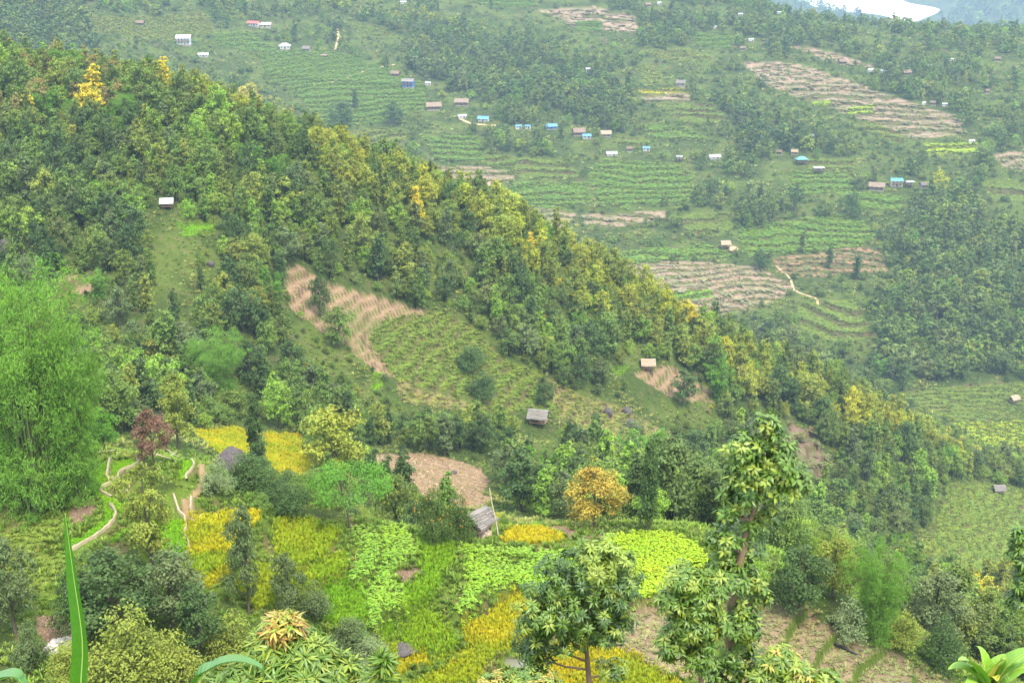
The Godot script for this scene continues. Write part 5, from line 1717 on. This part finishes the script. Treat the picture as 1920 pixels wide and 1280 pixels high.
const SPRIG_TRUNK := [Vector3(4.55, -14.51, -17.00), Vector3(4.31, -12.23, -17.00), Vector3(4.22, -11.73, -17.00)]
const EDGE_CROWN := [[8.74, -10.81, -19.50, 0.15, 0.22], [8.89, -11.17, -19.50, 0.30, 0.26], [8.91, -11.65, -19.50, 0.24, 0.26], [8.99, -12.08, -19.50, 0.28, 0.26], [9.19, -11.49, -19.50, 0.37, 0.70]]
const EDGE_TRUNK := [Vector3(10.03, -16.64, -19.50), Vector3(9.59, -13.91, -19.50), Vector3(9.22, -12.35, -19.50), Vector3(8.99, -11.38, -19.50), Vector3(8.81, -10.86, -19.50)]
const BUSH_CROWN := [[-2.50, -7.75, -12.00, 0.22, 0.14], [-2.66, -8.04, -12.00, 0.30, 0.19], [-2.28, -8.04, -12.00, 0.30, 0.19], [-2.83, -8.36, -12.00, 0.35, 0.20], [-2.41, -8.22, -11.80, 0.36, 0.23], [-2.01, -8.36, -12.00, 0.32, 0.22], [-1.81, -8.52, -12.00, 0.24, 0.17], [-3.20, -8.56, -12.00, 0.30, 0.17]]
const BUSH_TRUNK := [Vector3(-2.56, -10.55, -12.00), Vector3(-2.48, -8.84, -12.00), Vector3(-2.48, -8.14, -12.00), Vector3(-2.50, -7.75, -12.00)]
const ORANGE_CROWN := [[0.51, -18.44, -26.00, 0.77, 0.30], [-0.38, -18.47, -26.00, 0.51, 0.28]]
const SPRIG_PLANT := [Vector3(-1.26, -9.23, -10.50), Vector3(-1.24, -7.55, -10.50), Vector3(-1.25, -7.28, -10.50), Vector3(-1.25, -7.17, -10.50)]
const BANANA_BASE := Vector3(10.57, -17.26, -24.00)
const BANANA_TIPS := [Vector3(9.73, -16.22, -24.00), Vector3(9.60, -16.56, -24.00), Vector3(10.32, -16.22, -24.00), Vector3(10.79, -16.22, -24.00), Vector3(11.05, -16.42, -24.00), Vector3(11.39, -15.94, -24.00), Vector3(11.54, -16.56, -24.00), Vector3(9.95, -17.01, -24.00), Vector3(10.64, -16.73, -24.00), Vector3(11.97, -16.28, -24.00)]
const BLADE := [Vector3(-0.53, -1.03, -1.30), Vector3(-0.52, -0.93, -1.30), Vector3(-0.51, -0.86, -1.30), Vector3(-0.51, -0.77, -1.30), Vector3(-0.51, -0.72, -1.30), Vector3(-0.51, -0.69, -1.30)]
const ARCH := [Vector3(-0.39, -1.00, -1.30), Vector3(-0.38, -0.92, -1.30), Vector3(-0.36, -0.90, -1.30), Vector3(-0.34, -0.89, -1.30), Vector3(-0.32, -0.89, -1.30), Vector3(-0.30, -0.90, -1.30), Vector3(-0.30, -0.92, -1.30)]
const CORNER := [Vector3(-0.66, -0.93, -1.30), Vector3(-0.63, -0.92, -1.30), Vector3(-0.60, -0.91, -1.30), Vector3(-0.59, -0.92, -1.30), Vector3(-0.58, -0.94, -1.30)]
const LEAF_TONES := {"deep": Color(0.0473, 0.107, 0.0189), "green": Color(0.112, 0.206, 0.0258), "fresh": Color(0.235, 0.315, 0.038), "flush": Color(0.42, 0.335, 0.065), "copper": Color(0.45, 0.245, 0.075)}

func leaf_paint(tone: String) -> StandardMaterial3D:
	var key := "leaf " + tone
	if not materials.has(key):
		var m := paint(key, LEAF_TONES[tone], 0.42)
		m.metallic_specular = 0.5
		m.backlight_enabled = true
		m.backlight = Color(0.45, 0.55, 0.2)
	return materials[key]

func whorl(leaves: int, length: float, width: float, droop: float) -> ArrayMesh:
	var s := Shape.new()
	for k in leaves:
		var a := TAU * k / leaves + rng.randf_range(-0.35, 0.35)
		var out := Vector3(cos(a), rng.randf_range(-0.15, 0.75), sin(a)).normalized()
		s.leaf(Vector3(0, -0.05 * rng.randf(), 0) + out * 0.015, out, Vector3.UP, length * rng.randf_range(0.75, 1.15), width * rng.randf_range(0.8, 1.15), droop * rng.randf_range(0.6, 1.3), shade_of(Color.WHITE, 0.14), 4, 0.3)
	s.tube([Vector3(0, -0.16, 0), Vector3(0, 0.02, 0)], [0.006, 0.004], 4, Color(1.2, 0.9, 0.7))
	return s.mesh(leaf_paint("green"))

func near_tree(called: String, label: String, category: String, stem: Array, girth: float, blobs: Array, kit: Array, count: int, tones: Array, tip_tones: Array = []) -> void:
	var foot: Vector3 = stem[0]
	foot.y = ground(foot.x, foot.z) - 0.15
	var t := thing(called, label, category, foot)
	var path := [Vector3.ZERO]
	var radii := [girth * 1.3]
	for k in range(1, stem.size()):
		path.append(stem[k] - foot)
		radii.append(girth * lerpf(1.0, 0.25, float(k) / (stem.size() - 1)))
	var bark := paint("young bark", Color(0.46, 0.33, 0.22), 0.9)
	bark.albedo_texture = grain(44, 0.08, 0.5, 1.0)
	bark.uv1_triplanar = true
	bark.uv1_scale = Vector3(6, 1.5, 6)
	var s := Shape.new()
	s.tube(path, radii, 9)
	part("trunk", s.mesh(bark), t)
	var weight := 0.0
	for b in blobs:
		weight += b[3] * b[4]
		var c := Vector3(b[0], b[1], b[2]) - foot
		var start: Vector3 = path[1]
		for k in range(1, path.size() - 1):
			for u in 5:
				var q: Vector3 = path[k].lerp(path[k + 1], u / 5.0)
				if absf(q.y - (c.y - b[4] * 0.9)) < absf(start.y - (c.y - b[4] * 0.9)):
					start = q
		var limb := Shape.new()
		limb.tube([start, start.lerp(c, 0.5) + Vector3.DOWN * 0.05, c, c + Vector3(0, b[4] * 0.4, 0)], [girth * 0.4, girth * 0.3, girth * 0.2, girth * 0.08], 6)
		part("branch", limb.mesh(bark), t)
	var inner := [[], []]
	for b in blobs:
		var c := Vector3(b[0], b[1], b[2]) - foot
		var share: int = maxi(3, int(count * b[3] * b[4] / weight))
		var young := rng.randf_range(0.3, 0.75)
		for k in share * 3:
			var d := Vector3(rng.randfn(), rng.randfn() * 0.9 + 0.15, rng.randfn()).normalized()
			var outer := k < share
			var p: Vector3 = c + d * Vector3(b[3], b[4], b[3]) * (rng.randf_range(0.72, 1.05) if outer else pow(rng.randf(), 0.5))
			var up := (d * 0.7 + Vector3.UP * 0.55 + Vector3(rng.randfn(), rng.randfn(), rng.randfn()) * 0.2).normalized()
			var side := up.cross(Vector3(rng.randfn(), 0.1, rng.randfn())).normalized()
			var turn := Basis(side, up, side.cross(up)).scaled(Vector3.ONE * rng.randf_range(0.8, 1.2))
			var tone: String = tones[0]
			if rng.randf() < young:
				tone = tones[1 + rng.randi() % (tones.size() - 1)]
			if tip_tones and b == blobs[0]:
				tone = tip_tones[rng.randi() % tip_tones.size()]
			if outer:
				var w := part("leaf_whorl", kit[rng.randi() % kit.size()], t, leaf_paint(tone))
				w.transform = Transform3D(turn, p)
			else:
				inner[0].append(Transform3D(turn, p))
				inner[1].append(shade_of(Color(LEAF_TONES[tone].r / LEAF_TONES["green"].r, LEAF_TONES[tone].g / LEAF_TONES["green"].g, LEAF_TONES[tone].b / LEAF_TONES["green"].b), 0.15))
	var fill := many("inner_leaves", kit[0], inner[0], inner[1])
	fill.set_meta("kind", "stuff")
	t.add_child(fill)

func bent(path: Array, steps: int) -> Array:
	var c := Curve3D.new()
	for k in path.size():
		var d: Vector3 = (path[mini(k + 1, path.size() - 1)] - path[maxi(k - 1, 0)]) / 6.0
		c.add_point(path[k], -d, d)
	var out := []
	for k in steps + 1:
		out.append(c.sample_baked(c.get_baked_length() * k / steps, true))
	return out

# a long leaf along a path: half-widths grow and taper; the two halves fold up from the midrib, edges may be torn
func strip_leaf(path: Array, width: float, full: float, side: Vector3, fold: float, torn: float, steps := 22) -> Shape:
	var s := Shape.new()
	var sp := bent(path, steps)
	var left := []
	var right := []
	for k in steps + 1:
		var t := float(k) / steps
		var along: Vector3 = (sp[mini(k + 1, steps)] - sp[maxi(k - 1, 0)]).normalized()
		var across := (side - along * side.dot(along)).normalized()
		var up := across.cross(along).normalized()
		var hw := width * 0.5 * (smoothstep(-0.1, full, t) if t < full else pow(cos((t - full) / (1.0 - full) * PI * 0.5), 0.75))
		left.append(sp[k] - across * hw * (1.0 - torn * rng.randf()) + up * hw * fold)
		right.append(sp[k] + across * hw * (1.0 - torn * rng.randf()) + up * hw * fold)
	for k in steps:
		var a: Vector3 = sp[k]
		var b: Vector3 = sp[k + 1]
		var col := shade_of(Color.WHITE, 0.05)
		s.quad(a, left[k], left[k + 1], b, col)
		s.quad(a, b, right[k + 1], right[k], col)
	return s

func maize_leaf_plant(label: String, path: Array, width: float, side: Vector3, fold: float) -> void:
	var root: Vector3 = path[0]
	root.y = ground(root.x, root.z) - 0.05
	var t := thing("maize_plant", label, "maize", root)
	var look := paint("maize leaf", Color(0.085, 0.26, 0.018), 0.27)
	look.metallic_specular = 0.8
	look.backlight_enabled = true
	look.backlight = Color(0.5, 0.7, 0.15)
	look.albedo_texture = grain(52, 0.03, 0.78, 1.0)
	look.uv1_triplanar = true
	look.uv1_scale = Vector3(60, 6, 60)
	var local := []
	for p in path:
		local.append(p - root)
	var s := Shape.new()
	s.tube([Vector3.ZERO, Vector3(local[0].x, local[0].y * 0.5, local[0].z), local[0] + Vector3(0, 0.01, 0)], [0.013, 0.011, 0.008], 8)
	part("stalk", s.mesh(paint("maize stalk", Color(0.16, 0.28, 0.05), 0.5)), t)
	var l := part("leaf", strip_leaf(local, width, 0.3, side, fold, 0.03, 30).mesh(look), t)
	var rib := Shape.new()
	var sp := bent(local, 18)
	var rr := []
	for k in sp.size():
		sp[k] = sp[k] + Vector3(0, -0.0007, 0)
		rr.append(lerpf(0.0016, 0.0004, float(k) / 18.0))
	rib.tube(sp, rr, 5)
	part("midrib", rib.mesh(paint("maize midrib", Color(0.28, 0.42, 0.10), 0.45)), l)

func banana() -> void:
	var foot := BANANA_BASE
	foot.y = ground(foot.x, foot.z) - 0.2
	var t := thing("banana_plant", "banana plant with broad torn bright green leaves", "banana plant", foot)
	var crest := BANANA_BASE - foot
	var s := Shape.new()
	s.tube([Vector3.ZERO, crest * 0.5 + Vector3(0.05, 0, 0), crest], [0.16, 0.13, 0.07], 12)
	part("stem", s.mesh(paint("banana stem", Color(0.22, 0.26, 0.10), 0.6)), t)
	var look := paint("banana leaf", Color(0.22, 0.40, 0.05), 0.36)
	look.metallic_specular = 0.5
	look.backlight_enabled = true
	look.backlight = Color(0.5, 0.6, 0.15)
	var old := paint("old banana leaf", Color(0.40, 0.42, 0.06), 0.45)
	old.backlight_enabled = true
	old.backlight = Color(0.5, 0.5, 0.15)
	var k := 0
	for tip in BANANA_TIPS:
		var e: Vector3 = tip - foot
		e.z += [0.25, 0.1, -0.3, 0.2, -0.2, 0.3, 0.1, 0.4, 0.3, -0.3][k]
		var mid := crest.lerp(e, 0.55) + Vector3(0, 0.28, 0)
		var path := [crest + Vector3(0, -0.3, 0), crest.lerp(mid, 0.5) + Vector3(0, 0.06, 0), mid, mid.lerp(e, 0.6) + Vector3(0, 0.06, 0), e]
		var across := (e - crest).cross(Vector3.UP).normalized()
		across = (across + Vector3(0, rng.randf_range(-0.5, 0.5), 0)).normalized()
		var l := part("leaf", strip_leaf(path, rng.randf_range(0.48, 0.62), 0.5, across, rng.randf_range(0.15, 0.5), 0.16, 26).mesh(look if k % 5 != 3 else old), t)
		var rib := Shape.new()
		rib.tube(bent(path, 10), [0.025, 0.024, 0.022, 0.02, 0.018, 0.016, 0.014, 0.011, 0.009, 0.006, 0.003], 6)
		part("midrib", rib.mesh(paint("banana midrib", Color(0.42, 0.50, 0.12), 0.4)), l)
		k += 1

func near_plants() -> void:
	var long_kit := []
	var broad_kit := []
	var slim_kit := []
	for k in 4:
		long_kit.append(whorl(10, 0.145, 0.040, 1.0))
		broad_kit.append(whorl(8, 0.145, 0.054, 0.8))
		slim_kit.append(whorl(10, 0.15, 0.028, 0.4))
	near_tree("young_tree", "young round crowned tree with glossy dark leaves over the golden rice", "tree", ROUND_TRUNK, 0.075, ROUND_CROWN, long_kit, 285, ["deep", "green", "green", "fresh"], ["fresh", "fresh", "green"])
	near_tree("young_tree", "tall young tree with leaning trunk and clumped bright leaves", "tree", TALL_TRUNK, 0.11, TALL_CROWN, broad_kit, 290, ["green", "green", "fresh", "deep"])
	near_tree("young_tree", "low young tree with yellowish new leaves beside the tall leaning trunk", "tree", LOW_TRUNK, 0.05, LOW_CROWN, long_kit, 210, ["green", "fresh", "fresh", "green"])
	near_tree("young_tree", "small sapling with yellow orange new leaves over ploughed ground", "sapling", SPRIG_TRUNK, 0.03, SPRIG_CROWN, long_kit, 80, ["green", "fresh", "fresh", "fresh", "flush"])
	near_tree("young_tree", "dark leaved young tree with an orange tip above banana leaves", "tree", EDGE_TRUNK, 0.05, EDGE_CROWN, long_kit, 120, ["deep", "green", "green", "fresh"])
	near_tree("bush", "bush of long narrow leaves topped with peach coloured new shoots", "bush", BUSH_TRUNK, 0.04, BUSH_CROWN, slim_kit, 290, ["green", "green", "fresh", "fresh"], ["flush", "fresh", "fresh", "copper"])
	var p := SPRIG_PLANT
	near_tree("bush", "thin stemmed plant with a star of long narrow leaves", "plant", p, 0.012, [[p[2].x, p[2].y, p[2].z, 0.10, 0.08], [p[3].x, p[3].y, p[3].z, 0.06, 0.06]], slim_kit, 9, ["green", "fresh"])
	var o: Array = ORANGE_CROWN[0]
	near_tree("bush", "low leafy bush growing under the young round crowned tree", "bush", [Vector3(o[0], o[1] - 3.0, o[2]), Vector3(o[0], o[1] - 0.5, o[2]), Vector3(o[0], o[1], o[2])], 0.03, ORANGE_CROWN, long_kit, 120, ["green", "fresh", "flush"])
	banana()
	maize_leaf_plant("maize plant whose single upright leaf blade points straight up", BLADE, 0.023, Vector3(1, 0, 0.25), 0.55)
	maize_leaf_plant("maize plant with an arching pale glossy leaf", ARCH, 0.045, Vector3(0.1, 0.35, 1), 0.25)
	maize_leaf_plant("maize plant showing only the bend of a glossy leaf", CORNER, 0.045, Vector3(0.1, 0.35, 1), 0.25)

# ---------------------------------------------------------------- small things
const HEAP := Vector3(-28.98, -47.11, -70.32)
const POLE := Vector3(-1.12, -52.48, -94.89)
const LOG := Vector3(26.64, -57.97, -86.75)
const DEAD := Vector3(-20.73, -48.34, -72.78)
const POLES := [Vector3(-35.46, -46.51, -97.66), Vector3(-34.03, -47.12, -99.46), Vector3(-41.62, -65.05, -138.51), Vector3(-38.04, -63.47, -132.28), Vector3(-30.89, -47.42, -99.57), Vector3(-28.34, -46.42, -96.15), Vector3(-28.71, -45.75, -94.36), Vector3(-39.34, -64.72, -136.34), Vector3(-37.00, -45.29, -88.44), Vector3(-36.15, -45.25, -88.98)]

func pole(called: String, label: String, category: String, a: Vector3, b: Vector3, r: float, m: Material, group := "") -> void:
	var o := MeshInstance3D.new()
	var s := Shape.new()
	var d := b - a
	s.tube([Vector3.ZERO, d * 0.35 + Vector3(0.02, 0.03, 0), d * 0.7 - Vector3(0.03, 0, 0.02), d], [r, r * 0.9, r * 0.75, r * 0.6], 7)
	o.mesh = s.mesh(m)
	tagged(o, called, label, category, a, 0.0, group)

func small_things() -> void:
	var heap := thing("stone_heap", "heap of pale flat stones piled on the dug plot", "stones", on_ground(HEAP.x, HEAP.z))
	var grey := paint("pale stone", Color(0.46, 0.44, 0.42), 0.9)
	var kinds := [lump(0.2).mesh(grey), lump(0.2).mesh(grey), lump(0.2).mesh(grey), lump(0.2).mesh(grey)]
	for k in 70:
		var r := sqrt(rng.randf())
		var a := rng.randf() * TAU
		var s := part("stone", kinds[k % 4], heap)
		s.position = Vector3(cos(a) * r * 1.0, 0.08 + (1.0 - r) * 0.5 * rng.randf(), sin(a) * r * 0.9)
		s.rotation = Vector3(rng.randf_range(-0.3, 0.3), rng.randf() * TAU, rng.randf_range(-0.3, 0.3))
		s.scale = Vector3(rng.randf_range(0.7, 1.3), rng.randf_range(0.3, 0.5), rng.randf_range(0.5, 0.9))
	var wood := paint("peeled pole", Color(0.5, 0.42, 0.3), 0.8)
	var base := on_ground(POLE.x, POLE.z, -0.3)
	pole("bamboo_pole", "pale leaning bamboo pole stuck in the ground beside the hut", "pole", base, base + Vector3(-0.75, 4.6, -0.2), 0.07, wood)
	var l := on_ground(LOG.x, LOG.z, 0.12)
	pole("log", "charred log lying on the ploughed ground", "log", l + Vector3(-0.9, 0.25, -0.6), Vector3(l.x + 0.7, ground(l.x + 0.7, l.z + 0.5) + 0.1, l.z + 0.5), 0.13, paint("charred", Color(0.045, 0.04, 0.045), 0.9))
	for k in range(0, POLES.size(), 2):
		pole("fallen_pole", "pale fallen pole lying on the bank above the seedling paddies", "pole", on_ground(POLES[k].x, POLES[k].z, 0.25), on_ground(POLES[k + 1].x, POLES[k + 1].z, 0.35), 0.07, wood, "fallen poles on the bank")
	var dead := thing("dead_tree", "leafless grey branches of a small dead tree", "dead tree", on_ground(DEAD.x, DEAD.z, -0.2))
	var bone := paint("bleached wood", Color(0.36, 0.33, 0.31), 0.9)
	var trunk := Shape.new()
	trunk.tube([Vector3.ZERO, Vector3(0.05, 1.5, 0), Vector3(-0.1, 2.6, 0.1), Vector3(0.1, 4.2, 0)], [0.12, 0.1, 0.08, 0.03], 7)
	part("trunk", trunk.mesh(bone), dead)
	for k in 14:
		var y := rng.randf_range(1.2, 3.6)
		var a := rng.randf() * TAU
		var d := Vector3(cos(a), rng.randf_range(0.4, 1.1), sin(a)) * rng.randf_range(0.7, 1.6)
		var s := Shape.new()
		s.tube([Vector3(0, y, 0), Vector3(0, y, 0) + d * 0.5 + Vector3(0, 0.1, 0), Vector3(0, y, 0) + d], [0.05, 0.035, 0.012], 5)
		s.tube([Vector3(0, y, 0) + d * 0.5, Vector3(0, y, 0) + d * 0.7 + Vector3(0.25, 0.35, 0.1)], [0.025, 0.008], 4)
		part("branch", s.mesh(bone), dead)
